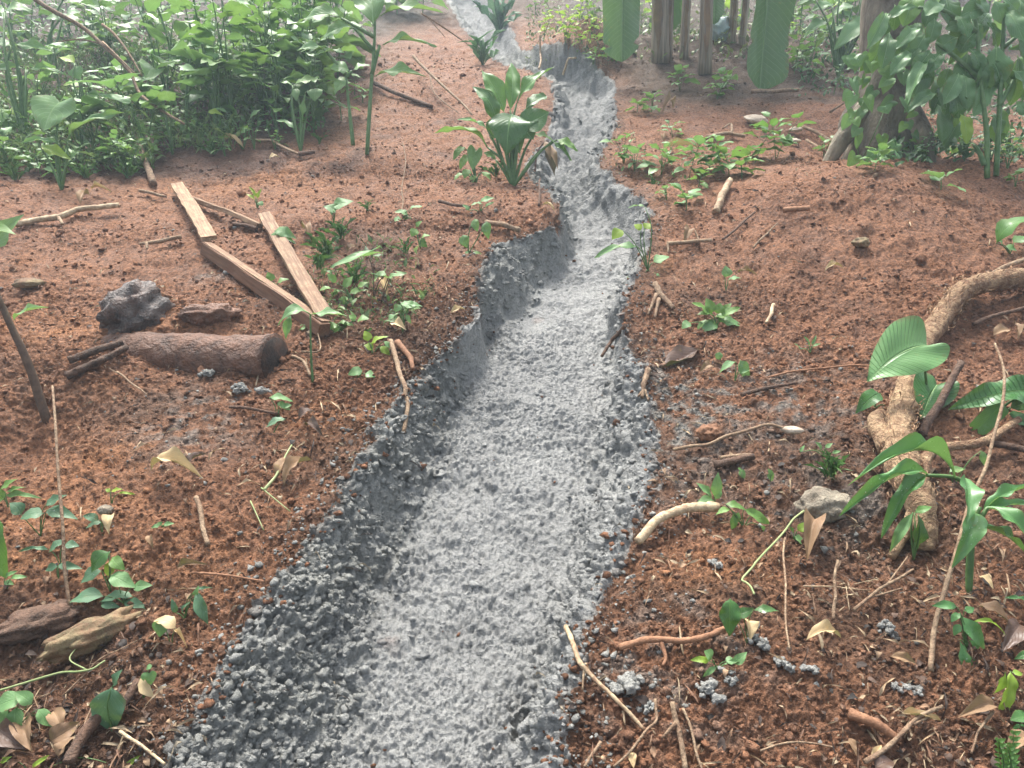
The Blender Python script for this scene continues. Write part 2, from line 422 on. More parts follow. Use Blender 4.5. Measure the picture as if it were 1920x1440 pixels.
idx = np.arange(NX * NY).reshape(NY, NX)
quads = np.stack([idx[:-1, :-1], idx[:-1, 1:], idx[1:, 1:], idx[1:, :-1]], -1).reshape(-1, 4)
gq = grey[quads].sum(1) >= 2
def sub(q, tint, wet=None):
    u, inv = np.unique(q, return_inverse=True)
    return P2[u], inv.reshape(-1, 4), tint[u], (None if wet is None else wet[u])
Vv, Ff, Tt, _ = sub(quads[~gq], t_soil)
tag(link('ground', mesh_np('ground', Vv, Ff, True, Tt), None, M['soil']), kind='structure')
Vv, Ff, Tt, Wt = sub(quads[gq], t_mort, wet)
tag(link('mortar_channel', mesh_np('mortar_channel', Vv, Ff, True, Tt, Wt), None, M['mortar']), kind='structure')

# ------------------------------------------------------------------ loose crumbs, pebbles and mortar lumps
def ico(sub=0):
    p = (1 + 5 ** .5) / 2
    v = [(-1, p, 0), (1, p, 0), (-1, -p, 0), (1, -p, 0), (0, -1, p), (0, 1, p), (0, -1, -p), (0, 1, -p), (p, 0, -1), (p, 0, 1), (-p, 0, -1), (-p, 0, 1)]
    f = [(0, 11, 5), (0, 5, 1), (0, 1, 7), (0, 7, 10), (0, 10, 11), (1, 5, 9), (5, 11, 4), (11, 10, 2), (10, 7, 6), (7, 1, 8), (3, 9, 4), (3, 4, 2), (3, 2, 6), (3, 6, 8), (3, 8, 9), (4, 9, 5), (2, 4, 11), (6, 2, 10), (8, 6, 7), (9, 8, 1)]
    v = [A(q) / np.linalg.norm(q) for q in v]
    for _ in range(sub):
        nf = []; cache = {}
        def mid(a, b):
            kk = (min(a, b), max(a, b))
            if kk not in cache:
                q = v[a] + v[b]; v.append(q / np.linalg.norm(q)); cache[kk] = len(v) - 1
            return cache[kk]
        for a, b, c in f:
            ab, bc, ca = mid(a, b), mid(b, c), mid(c, a); nf += [(a, ab, ca), (b, bc, ab), (c, ca, bc), (ab, bc, ca)]
        f = nf
    return A(v), A(f)
def rand_rot(n):
    q = rng.normal(size=(n, 4)); q /= np.linalg.norm(q, axis=1)[:, None]; a, b, c, d = q.T
    return np.stack([1 - 2 * (c * c + d * d), 2 * (b * c - a * d), 2 * (b * d + a * c), 2 * (b * c + a * d), 1 - 2 * (b * b + d * d), 2 * (c * d - a * b), 2 * (b * d - a * c), 2 * (c * d + a * b), 1 - 2 * (b * b + c * c)], 1).reshape(n, 3, 3)
def scatter_lumps(name, pos, size, tint, mat, sub=0, flat=.75, wet=None):
    n = len(pos); TV, TF = ico(sub); outV, outF, outT = [], [], []; nv = len(TV); Rm = rand_rot(n)
    J = 1 + rng.normal(size=(n, nv, 1)) * (.30 if sub == 0 else .16)
    V = TV[None] * J; V[:, :, 1] *= rng.uniform(.6, 1, (n, 1)); V[:, :, 0] *= rng.uniform(.8, 1.3, (n, 1))
    V = np.einsum('nij,nvj->nvi', Rm, V) * size[:, None, None]; V[:, :, 2] *= flat
    V = V + pos[:, None, :]
    F = TF[None] + (np.arange(n) * nv)[:, None, None]
    T = np.repeat(tint, nv, 0)
    me = mesh_np(name, V.reshape(-1, 3), F.reshape(-1, 3), sub > 0, T, None if wet is None else np.repeat(wet, nv))
    return link(name, me, None, mat)
def pick(mask, n, weight=None):
    ids = np.nonzero(mask)[0]; p = None
    if weight is not None: p = weight[ids]; p = p / p.sum()
    return rng.choice(ids, n, replace=False, p=p)
area = np.linalg.norm(np.cross(dU, dV), axis=-1).reshape(-1); area = area / np.median(area)
inview = (np.abs(x) < (y + .4) * .78) & (y < 11)
ii = pick(~grey & inview & (y < 9), 25000, 1.0 / (1 + .1 * y) * (.3 + np.clip(nz2 + .5, 0, 1)))
s = np.exp(rng.normal(math.log(.0042), .45, len(ii))).clip(.002, .02) * (.8 + .13 * y[ii])
tag(scatter_lumps('soil_crumbs', P2[ii] + A([0, 0, .3]) * s[:, None], s, t_soil[ii] * rng.uniform(.8, 1.45, (len(ii), 1)), M['soil']), 'loose crumbs of reddish brown soil over the slope', 'soil', kind='stuff')
ii = pick(~grey & inview & (y < 8), 260, (.2 + np.clip(nz2, 0, 1)))
s = np.exp(rng.normal(math.log(.0105), .35, len(ii))).clip(.006, .038)
tag(scatter_lumps('soil_clods', P2[ii] + A([0, 0, .15]) * s[:, None], s, t_soil[ii] * rng.uniform(.75, 1.3, (len(ii), 1)), M['soil'], 1), 'larger red brown clods of dug soil on the banks', 'soil', kind='stuff')
ii = pick(grey & inview & (y < 7), 6000, (1.3 - 1.28 * floorness) * (.35 + .65 * leftside) * np.clip(area / (.4 + .15 * y ** 2), .05, 20) ** .8)
s = np.exp(rng.normal(math.log(.0056), .5, len(ii))).clip(.002, .018) * (.75 + .17 * y[ii])
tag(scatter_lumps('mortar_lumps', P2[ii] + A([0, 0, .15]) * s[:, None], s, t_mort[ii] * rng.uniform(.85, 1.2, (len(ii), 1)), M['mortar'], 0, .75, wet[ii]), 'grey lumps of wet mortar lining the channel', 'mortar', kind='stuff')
spl = ms * 1.2 + sstep(.16, .0, -inside) * .9 + .008
ii = pick(~grey & inview & (y < 6.5), 3000, spl)
s = np.exp(rng.normal(math.log(.0038), .5, len(ii))).clip(.0018, .014)
tag(scatter_lumps('mortar_splashes', P2[ii] + A([0, 0, .2]) * s[:, None], s, A([.27, .27, .25])[None] * rng.uniform(.6, 1.3, (len(ii), 1)), M['mortar'], 0, .7, np.zeros(len(ii))), 'pale grey mortar splashes dropped on the soil', 'mortar', kind='stuff')

ii = pick(grey & inview & (y < 6), 800, (1.4 - floorness) * sstep(.10, .0, inside) + .01 + .5 * stain)
s = np.exp(rng.normal(math.log(.0055), .5, len(ii))).clip(.0025, .016)
tag(scatter_lumps('fallen_crumbs', P2[ii] + A([0, 0, .3]) * s[:, None], s, A([.26, .125, .068])[None] * rng.uniform(.6, 1.3, (len(ii), 1)), M['soil']), 'red soil crumbs fallen onto the grey mortar', 'soil', kind='stuff')

# ================================================================== builders for plants, sticks, timber
M['taro'] = mat_leaf('taro_leaf', (.095, .215, .060), (.175, .330, .105), .38, 8, (.36, .50, .24), .35, trans=.28)
M['heart'] = mat_leaf('ribbed_heart_leaf', (.110, .260, .085), (.170, .340, .125), .40, 24, (.07, .19, .06), .35, trans=.2, vbump=.8, slant=.0)
M['heartdark'] = mat_leaf('dark_ribbed_leaf', (.030, .115, .025), (.055, .170, .038), .33, 20, (.11, .26, .08), .35, .5, trans=.18, vbump=1.0, slant=.0)
M['glossy'] = mat_leaf('glossy_leaf', (.030, .100, .020), (.065, .180, .038), .30, 10, (.17, .34, .08), .35, trans=.22)
M['glossylight'] = mat_leaf('glossy_light_leaf', (.060, .175, .032), (.110, .265, .055), .33, 10, (.2, .4, .1), .4, trans=.3)
M['shrub'] = mat_leaf('shrub_leaf', (.062, .160, .048), (.118, .255, .085), .40, 11, (.2, .33, .15), .45, .6, trans=.22)
M['weed'] = mat_leaf('weed_leaf', (.085, .195, .038), (.175, .330, .072), .45, 7, (.2, .38, .12), .3, .25, trans=.3)
M['pale'] = mat_leaf('pale_weed_leaf', (.110, .240, .085), (.180, .350, .125), .45, 7, (.26, .46, .18), .3, .3, trans=.3)
M['yellow'] = mat_leaf('yellow_green_leaf', (.190, .330, .035), (.340, .480, .055), .45, 7, (.42, .56, .12), .3, trans=.38)
M['palm'] = mat_leaf('palm_leaf', (.065, .195, .055), (.115, .280, .085), .33, 1, (.16, .34, .12), .35, .9, trans=.25, vbump=.2, slant=14)
M['banana'] = mat_leaf('banana_leaf', (.045, .125, .045), (.085, .185, .072), .42, 34, (.3, .42, .24), .4, trans=.3, vbump=.7, slant=.12)
M['dusty'] = mat_leaf('dusty_vine_leaf', (.048, .125, .055), (.088, .190, .095), .50, 7, (.16, .28, .15), .3, .8, trans=.15)
M['dry'] = mat_leaf('dry_leaf', (.150, .085, .045), (.300, .190, .100), .65, 8, (.36, .25, .14), .3, trans=.1)
M['drypale'] = mat_leaf('pale_dry_leaf', (.380, .270, .130), (.560, .430, .240), .6, 8, (.62, .5, .3), .3, trans=.1)
M['drydark'] = mat_leaf('dark_dry_leaf', (.060, .035, .024), (.130, .075, .050), .45, 8, (.16, .1, .07), .3, trans=.05)
M['stem'] = mat_simple('green_stem', (.050, .120, .030), (.120, .210, .070), 25, .5, .2, .004)
M['midrib'] = mat_simple('leaf_midrib', (.16, .30, .10), (.27, .42, .17), 20, .45, .1, .002)
M['paleStem'] = mat_simple('pale_vine_stem', (.200, .260, .100), (.300, .340, .160), 25, .6, .2, .004)
M['brownstem'] = mat_simple('brown_stem', (.070, .045, .030), (.130, .085, .055), 40, .7, .4, .006)
M['twig'] = mat_simple('dry_twig', (.120, .080, .050), (.400, .290, .185), 55, .85, 1.0, .008, dirt=0.4)
M['twigdark'] = mat_simple('dark_twig', (.040, .028, .022), (.150, .095, .065), 45, .85, 1.0, .01, dirt=0.3)
M['rootpale'] = mat_simple('pale_root', (.220, .140, .080), (.600, .490, .310), 45, .7, .6, .006, dirt=0.45)
M['rootred'] = mat_simple('red_root', (.150, .070, .036), (.340, .180, .100), 50, .8, .6, .006)
M['bark'] = mat_simple('fibrous_root_bark', (.200, .105, .058), (.620, .440, .260), 30, .9, 1.0, .03, detail=10, dirt=0.3)
M['log'] = mat_simple('wet_log_bark', (.060, .034, .024), (.230, .125, .080), 14, .6, 1.0, .03, (1, 1, 1), 8, dirt=0.75)
M['logend'] = mat_simple('charred_cut_wood', (.012, .010, .009), (.040, .028, .022), 30, .8, .8, .01, dirt=0.3)
M['timber'] = mat_simple('sawn_timber', (.150, .088, .050), (.430, .300, .175), 7, .75, .5, .006, (14, .9, 14), 6, dirt=0.6)
M['timberdark'] = mat_simple('weathered_timber', (.070, .036, .022), (.200, .110, .060), 7, .75, .5, .006, (14, .9, 14), 6, dirt=0.6)
M['rock'] = mat_simple('charred_rock', (.012, .010, .010), (.20, .17, .15), 26, .45, 1.0, .02, detail=8, spec=.6, dirt=0.45)
M['stone'] = mat_simple('pale_stone', (.420, .350, .260), (.680, .610, .490), 24, .8, .6, .01, dirt=0.45)
M['trunk'] = mat_simple('lichen_bark', (.060, .052, .040), (.300, .265, .200), 12, .9, 1.0, .03, (1, 1, .4), 8, dirt=0.12)
M['bananastem'] = mat_simple('banana_stem', (.120, .095, .065), (.420, .350, .250), 9, .6, .6, .01, (5, 5, .25), 6)
M['wilt'] = mat_simple('wilted_brown', (.090, .060, .055), (.230, .150, .120), 30, .7, .8, .01, (6, 6, 1))
M['moss'] = mat_simple('mossy_wood', (.060, .048, .026), (.300, .235, .125), 14, .8, .8, .015, dirt=0.6)
M['plastic'] = mat_simple('pale_blue_bag', (.35, .48, .52), (.62, .74, .76), 12, .45, .8, .03)

def catmull(pts, n=6):
    p = [A(q, float) for q in pts]
    if len(p) < 3:
        return [p[0] + (p[-1] - p[0]) * t for t in np.linspace(0, 1, n + 1)]
    p = [2 * p[0] - p[1]] + p + [2 * p[-1] - p[-2]]; out = []
    for i in range(1, len(p) - 2):
        for t in np.linspace(0, 1, n, endpoint=False):
            a, b, c, d_ = p[i - 1], p[i], p[i + 1], p[i + 2]
            out.append(.5 * ((2 * b) + (c - a) * t + (2 * a - 5 * b + 4 * c - d_) * t * t + (3 * b - a - 3 * c + d_) * t ** 3))
    out.append(p[-2]); return out
def tube_np(pts, radii, sides=6, rough=0.0, seed=0, flat=1.0, closed=True):
    pts = A(pts, float); n = len(pts); T = np.gradient(pts, axis=0); T /= np.maximum(1e-9, np.linalg.norm(T, axis=1))[:, None]
    rad = np.interp(np.linspace(0, 1, n), np.linspace(0, 1, len(radii)), radii)
    ref = A([0, 0, 1.]) if abs(T[0][2]) < .9 else A([1., 0, 0]); V = []
    a = np.linspace(0, 2 * math.pi, sides, endpoint=False)
    u_ = np.cross(T[0], ref); u_ /= np.linalg.norm(u_)
    for i in range(n):
        u_ = u_ - T[i] * np.dot(u_, T[i]); u_ /= np.linalg.norm(u_); w_ = np.cross(T[i], u_)
        V.append(pts[i] + rad[i] * (np.cos(a)[:, None] * u_ + flat * np.sin(a)[:, None] * w_))
    V = np.concatenate(V)
    if rough:
        c = np.repeat(pts, sides, 0); dirn = V - c; rr = np.repeat(rad, sides)
        nv = .65 * perlin(V / rr[:, None] * .9 + seed * 7.7) + .5 * perlin(V / rr[:, None] * 2.3 + seed) + .35 * perlin(V / rr[:, None] * 5.1 + seed) + .3 * perlin(V / rr[:, None] * 9.7 + seed)
        V = c + dirn * (1 + rough * nv)[:, None]
    F = []
    for i in range(n - 1):
        for j in range(sides): F.append((i * sides + j, i * sides + (j + 1) % sides, (i + 1) * sides + (j + 1) % sides, (i + 1) * sides + j))
    if closed:
        V = np.concatenate([V, [pts[0], pts[-1]]]); c0, c1 = len(V) - 2, len(V) - 1
        for j in range(sides):
            F.append((c0, (j + 1) % sides, j, c0)); F.append((c1, (n - 1) * sides + j, (n - 1) * sides + (j + 1) % sides, c1))
    return V, F
def mesh_poly(name, V, F, smooth=True):
    me = bpy.data.meshes.new(name); F = [tuple(dict.fromkeys(f)) for f in F]
    me.from_pydata([tuple(q) for q in V], [], F)
    if smooth: me.polygons.foreach_set('use_smooth', np.ones(len(F), bool))
    me.update(); return me
def tube(name, pts, radii, mat, parent=None, origin=None, sides=6, rough=0.0, seed=0, smooth_n=5, flat=1.0):
    q = A(catmull(pts, smooth_n)); o0 = A(origin) if origin is not None else A(pts[0])
    V, F = tube_np(q, radii, sides, rough, seed, flat)
    o = link(name, mesh_poly(name, V - o0, F), parent, mat)
    if parent is None: o.location = o0
    return o
def empty(name, loc, label, cat, group=None):
    o = bpy.data.objects.new(name, None); COL.objects.link(o); o.empty_display_size = .05; o.location = tuple(loc)
    return tag(o, label, cat, group)

# ---------------- leaf templates: base at origin, tip at +Y, width +-X, upper side +Z
def leaf_np(shape, bulge=.12, fold=.1, wav=.03, seed=0, nt_=10, ns=6):
    r_ = np.random.default_rng(seed); t = np.linspace(0, 1, nt_ + 1); s_ = np.linspace(-1, 1, ns + 1)
    if shape == 'ovate': W = np.sin(math.pi * t ** .72) ** .85 * .5 * (1 - .25 * t)
    elif shape == 'obovate': W = np.sin(math.pi * t ** 1.25) ** .8 * .5
    elif shape == 'lance': W = np.sin(math.pi * t ** .8) ** 1.1 * .5
    elif shape == 'blade': W = np.minimum(1, t * 6 + .25) * (1 - t ** 3) * .5
    elif shape == 'oblong' or shape == 'banana': W = np.minimum(1, (1 - (1 - np.minimum(t / .12, 1)) ** 2) ** .5 + .02) * np.sqrt(np.maximum(0, 1 - (np.maximum(0, (t - .93) / .075) ** 2.2 if shape == 'banana' else np.maximum(0, (t - .8) / .2) ** 2.2))) * .5
    elif shape in ('heart', 'arrow'): W = np.where(t < .3, .42 + .08 * np.sin(t / .3 * math.pi / 2), .5 * np.cos((t - .3) / .7 * math.pi / 2) ** .8)
    elif shape == 'ribbon': W = np.minimum(1, t * 4 + .15) * np.maximum(0, 1 - t ** 2.2) ** .8 * .5
    W = np.maximum(W, .004)
    T, S = np.meshgrid(t, s_, indexing='ij'); Wg = W[:, None] * np.ones_like(S)
    if shape == 'banana':
        cut = np.where(r_.random(nt_ + 1) < .14, r_.uniform(.05, .35, nt_ + 1), 0)
        Wg = Wg * (1 - cut[:, None] * (np.abs(S) > .6))
    Xv = S * Wg; Yv = T.copy()
    if shape in ('heart', 'arrow'):
        O = [(0, 0), (.17, -.13), (.34, -.15), (.47, -.04), (.52, .15), (.46, .38), (.31, .64), (.13, .86), (0, 1)] if shape == 'heart' else [(0, 0), (.16, -.22), (.27, -.38), (.36, -.28), (.40, 0), (.34, .3), (.21, .62), (.08, .86), (0, 1)]
        O = A([(a_, b_, 0) for a_, b_ in O], float); Bq = A(catmull(O, 12)); ss = np.linspace(0, 1, len(Bq)); bx_ = np.interp(t, ss, Bq[:, 0]); by_ = np.interp(t, ss, Bq[:, 1]); my_ = t ** 1.15 * .98
        Xv = S * bx_[:, None]; Yv = my_[:, None] + np.abs(S) * (by_ - my_)[:, None]
    if shape in ('ovate', 'lance', 'obovate'): Yv = T + .03 * np.abs(S) * (1 - T)
    ph = r_.uniform(0, 6.3, 4)
    Zv = bulge * np.sin(math.pi * T ** .8) + fold * np.abs(Xv) - fold * .3 * np.abs(Xv) ** 2 * 2
    Zv += wav * np.abs(S) ** 1.5 * (np.sin(T * 9 + ph[0] + S * 2) + .6 * np.sin(T * 17 + ph[1] - S)) * np.sin(math.pi * np.clip(T, 0, 1)) ** .5
    Xv = Xv + .05 * r_.normal() * np.sin(math.pi * T)
    V = np.stack([Xv, Yv, Zv], -1).reshape(-1, 3); id_ = np.arange((nt_ + 1) * (ns + 1)).reshape(nt_ + 1, ns + 1)
    F = np.stack([id_[:-1, :-1], id_[:-1, 1:], id_[1:, 1:], id_[1:, :-1]], -1).reshape(-1, 4)
    UV = np.stack([S * .5 + .5, T], -1).reshape(-1, 2)
    return V, F, UV
_lc = {}
def leaf_mesh(shape, bulge, fold, mat, var, hi=False):
    bulge = round(bulge * 20) / 20; key = (shape, bulge, fold, mat, var, hi)
    if key not in _lc:
        big_ = shape == 'banana'
        V, F, UV = leaf_np(shape, bulge, fold, .05 if not big_ else .03, var * 13 + 5, 40 if big_ else (18 if hi else 8) + (8 if shape in ('heart', 'arrow') else 0), 8 if hi or big_ else 4)
        me = mesh_np('leaf_' + shape, V, F, True, uv=UV); me.materials.append(M[mat]); _lc[key] = me
    return _lc[key]
_rc = {}
def rib_mesh(shape, bulge, var):
    bulge = round(bulge * 20) / 20; key = (shape, bulge, var)
    if key not in _rc:
        big_ = shape == 'banana'; V, F, UV = leaf_np(shape, bulge, .15, .05 if not big_ else .03, var * 13 + 5, 40 if big_ else 18 + (8 if shape == 'heart' else 0), 8)
        c = V.reshape(-1, 9, 3)[:, 4]; n = len(c); w_ = (.026 if big_ else .022) * (1 - .75 * np.linspace(0, 1, n)); Vr = []
        for i in range(n): Vr += [c[i] + A([-w_[i], 0, -.001]), c[i] + A([0, 0, .008 * (1 - i / n) + .001]), c[i] + A([w_[i], 0, -.001]), c[i] + A([0, 0, -.009 * (1 - i / n) - .002])]
        Fr = [(i * 4 + j, i * 4 + (j + 1) % 4, i * 4 + 4 + (j + 1) % 4, i * 4 + 4 + j) for i in range(n - 1) for j in range(4)]
        me = mesh_poly('midrib', Vr, Fr); me.materials.append(M['midrib']); _rc[key] = me
    return _rc[key]
def basis(d, hint, roll=0.0):
    yv = d / np.linalg.norm(d); h = A(hint, float); zv = h - yv * np.dot(h, yv)
    if np.linalg.norm(zv) < 1e-3: zv = A([0.1, -1, .2]) - yv * np.dot(A([.1, -1, .2]), yv)
    zv /= np.linalg.norm(zv); xv = np.cross(yv, zv)
    if roll:
        c, s_ = math.cos(roll), math.sin(roll); xv, zv = xv * c + zv * s_, zv * c - xv * s_
    return xv, yv, zv
def mat4(p, xv, yv, zv, sx, sy, sz):
    m = Matrix.Identity(4)
    for i in range(3): m[i][0] = xv[i] * sx; m[i][1] = yv[i] * sy; m[i][2] = zv[i] * sz; m[i][3] = p[i]
    return m
def leaf(parent, p0, p1, width, shape='ovate', mat='weed', hint=(0, -.5, .85), bulge=.12, fold=.15, roll=0., hi=False, var=None, name='leaf'):
    p0, p1 = A(p0, float), A(p1, float); d_ = p1 - p0; L = np.linalg.norm(d_)
    xv, yv, zv = basis(d_, hint, roll)
    var_ = random.randrange(4) if var is None else var
    me = leaf_mesh(shape, bulge, fold, mat, var_, hi)
    o = link(name, me, parent)
    if hi and L > .12 and shape in ('lance', 'obovate', 'ovate', 'banana', 'heart'):
        link('midrib', rib_mesh(shape, bulge, var_), o)
    base = A(parent.location) if parent is not None else A([0, 0, 0.])
    o.matrix_local = mat4(p0 - base, xv, yv, zv, width, L, L); return o
def plant(label, base, leaves, stems=None, name='seedling', cat='plant', group=None, mat='weed', shape='ovate', r=2.2, hint=(0, -.5, .85), bulge=.12, spread=.5, auto=True, stemmat='stem', lift=0., hi=False, dz=0.0, fold=.15):
    """leaves: (u0,v0,u1,v1,width px[,opts]) at the plant's own distance; stems: lists of (u,v) from the base up"""
    b = hit(*base); b[2] = surf_z(b[0], b[1]) + lift; Zb = depth(b) + dz; px = Zb / FPX
    root = empty(name, b, label, cat, group)
    for st in (stems or []):
        pts = [b - A([0, 0, .01])] if st[0] == 'b' else []
        pts += [at(q[0], q[1], Zb + (q[2] if len(q) > 2 else 0)) for q in st if q != 'b']
        tube('stem', pts, [r * px, r * px * .6], M[stemmat], root, b, 6, .12)
    for lf in leaves:
        u0, v0, u1, v1, wd = lf[:5]; op = dict(lf[5]) if len(lf) > 5 else {}
        Lp = math.hypot(u1 - u0, v1 - v0) * px
        z0 = Zb + op.pop('z0', random.uniform(-1, 1) * .12 * spread * Lp); z1 = z0 + op.pop('z1', random.uniform(-.8, .5) * spread * Lp)
        P0, P1 = at(u0, v0, z0), at(u1, v1, z1)
        if auto and not op.pop('nopet', False):
            mid = (b + P0) / 2 + A([random.uniform(-.1, .1), random.uniform(-.1, .1), .12]) * np.linalg.norm(P0 - b)
            tube('stem', [b - A([0, 0, .008]), mid, P0], [r * px, r * px * .55], M[op.get('smat', stemmat)], root, b, 5)
        op.pop('smat', None); op.pop('nopet', None)
        leaf(root, P0, P1, wd * px, op.pop('shape', shape), op.pop('mat', mat), op.pop('hint', hint), op.pop('bulge', bulge), op.pop('fold', fold), op.pop('roll', random.uniform(-.3, .3)), hi=op.pop('hi', hi))
    return root
def weed(label, base, h, n, L, ratio=.45, shape='ovate', mat='weed', name='leafy_weed', cat='plant', group=None, stems=1, spread=.25, droop=.3, rad=.004, low=.25, stemmat='stem', bulge=.12, pair=False):
    """upright leafy plant standing at a pixel on the ground, sizes in metres"""
    b = hit(*base); b[2] = surf_z(b[0], b[1]); root = empty(name, b, label, cat, group)
    for k_ in range(stems):
        a = random.uniform(0, 6.28); hh = h * random.uniform(.75, 1.1); ln = spread * hh * random.uniform(.3, 1)
        tip = b + A([math.cos(a) * ln, math.sin(a) * ln, hh]); mid = (b + tip) / 2 + A([-math.cos(a), -math.sin(a), .2]) * .12 * ln
        q = A(catmull([b - A([0, 0, .01]), mid, tip], 6)); V, F = tube_np(q, [rad, rad * .45], 6)
        link('stem', mesh_poly('stem', V - b, F), root, M[stemmat])
        az = random.uniform(0, 6.28); nn = max(2, n // stems)
        for i in range(nn):
            f = low + (1 - low) * (i + .5) / nn; p = q[int(f * (len(q) - 1))]
            az += 2.4 if not pair else (math.pi if i % 2 else 1.57)
            el = .9 * f - droop + random.uniform(-.25, .25); l_ = L * random.uniform(.65, 1.15) * (1 - .35 * f)
            dv = A([math.cos(az) * math.cos(el), math.sin(az) * math.cos(el), math.sin(el)])
            pet = p + dv * l_ * .25
            V, F = tube_np([p, pet], [rad * .4, rad * .3], 4, closed=False); link('petiole', mesh_poly('petiole', V - b, F), root, M[stemmat])
            leaf(root, pet, pet + (dv + A([0, 0, -.25])) * l_, l_ * ratio * random.uniform(.85, 1.15), shape, mat, (0, 0, 1), bulge, roll=random.uniform(-.4, .4))
    return root
def merged(name, items, mat, parent=None, label=None, cat=None, kind=None, group=None, origin=None):
    """items: (template (V,F), p, xv,yv,zv, sx,sy,sz, colour) joined into one mesh"""
    Vs, Fs, Ts, n = [], [], [], 0
    for (tv, tf), p, xv, yv, zv, sx, sy, sz, c in items:
        Vs.append(A(p) + tv[:, :1] * sx * xv + tv[:, 1:2] * sy * yv + tv[:, 2:] * sz * zv); Fs.append(tf + n); Ts.append(np.tile(c, (len(tv), 1))); n += len(tv)
    V = np.concatenate(Vs); o0 = A(origin) if origin is not None else A([0, 0, 0.])
    o = link(name, mesh_np(name, V - o0, np.concatenate(Fs), True, np.concatenate(Ts)), parent, mat)
    if origin is not None and parent is None: o.location = tuple(o0)
    return tag(o, label, cat, group, kind)
TPL = {s_: [leaf_np(s_, bl, .15, .06, i, 5, 2)[:2] for i, bl in enumerate((.05, .15, .25))] for s_ in ('ovate', 'lance', 'blade', 'heart')}
TPL['curl'] = [leaf_np('ovate', bl, .5, .12, i + 9, 6, 4)[:2] for i, bl in enumerate((.2, .35, -.15))]
def tuft(label, base, n, h, wd=.006, group=None, green=((.05, .13, .03), (.12, .24, .06)), name='grass_tuft', cat='grass', splay=.8):
    b = hit(*base); b[2] = surf_z(b[0], b[1]) - .005; it = []
    for i in range(n):
        a = random.uniform(0, 6.28); el = random.uniform(.4, 1.35) if splay > .5 else random.uniform(.9, 1.45)
        dv = A([math.cos(a) * math.cos(el), math.sin(a) * math.cos(el), math.sin(el)]); l_ = h * random.uniform(.5, 1.1)
        xv, yv, zv = basis(dv, (0, 0, 1)); f = random.random(); c = A(green[0]) * (1 - f) + A(green[1]) * f
        it.append((random.choice(TPL['blade']), b + A([math.cos(a), math.sin(a), 0]) * random.uniform(0, .02), xv, yv, zv, wd, l_, l_ * 1.4, c))
    return merged(name, it, M['cover'], None, label, cat, None, group, b)
def stick(label, pts, r0, r1=None, mat='twig', name='stick', cat='stick', group=None, rough=.25, sides=8, n=5, branches=()):
    W_ = []
    for q in pts:
        p = hit(q[0], q[1]); p[2] = max(p[2], surf_z(p[0], p[1])) + (q[2] if len(q) > 2 else .004); W_.append(p)
    px = depth(W_[0]) / FPX * .82; r1 = r0 * .6 if r1 is None else r1
    K_ = [W_[0]]
    for a_, b_ in zip(W_[:-1], W_[1:]): K_ += [(a_ + b_) / 2 + A([random.uniform(-1, 1), random.uniform(-1, 1), random.uniform(-.3, .6)]) * .045 * np.linalg.norm(b_ - a_), b_]
    W0_, W_ = W_, K_
    o = tube(name, W_, [r0 * px, (r0 + r1) / 2 * px, r1 * px], M[mat], None, None, sides + (14 if r0 > 18 else 4 if r0 > 6 else 0), rough * (1.3 if r0 > 18 else 1.5), random.random() * 9, n)
    tag(o, label, cat, group)
    for br in branches:
        Wb = []
        for q in br:
            p = hit(q[0], q[1]); p[2] = max(p[2], surf_z(p[0], p[1])) + (q[2] if len(q) > 2 else .004); Wb.append(p)
        tube('branch', Wb, [r1 * px * .9, r1 * px * .5], M[mat], o, W_[0], 6, rough, 3, n)
    return o
def dryleaf(label, u0, v0, u1, v1, wd, mat='dry', bulge=.3, shape='ovate', lift=.006, group=None, roll=0., fold=.5):
    a, b = hit(u0, v0), hit(u1, v1)
    for q in (a, b): q[2] = max(q[2], surf_z(q[0], q[1])) + lift
    px = depth(a) / FPX; d_ = b - a; L = np.linalg.norm(d_); xv, yv, zv = basis(d_, (0, -.35, .94), roll)
    o = link('dry_leaf', leaf_mesh(shape, bulge, fold, mat, random.randrange(4), True)); o.matrix_world = mat4(a, xv, yv, zv, wd * px, L, L)
    return tag(o, label, 'dry leaf', group)
def rockmesh(seed, sc, amp=.35, sub_=3, freq=1.4):
    V, F = ico(sub_); V = V * (1 + amp * fbm(V * freq + seed * 5.3, 4))[:, None]; V = V * A(sc); return V, F
def rock(label, u, v, sc, mat='stone', name='stone', cat='stone', amp=.35, sink=.3, rot=0., group=None, freq=1.4, tilt=(0, 0)):
    p = hit(u, v); p[2] = max(p[2], surf_z(p[0], p[1])); V, F = rockmesh(random.random() * 9, sc, amp, 3, freq)
    o = link(name, mesh_poly(name, V, F), None, M[mat]); o.location = tuple(p + A([0, 0, sc[2] * (1 - 2 * sink)])); o.rotation_euler = (tilt[0], tilt[1], rot)
    return tag(o, label, cat, group)

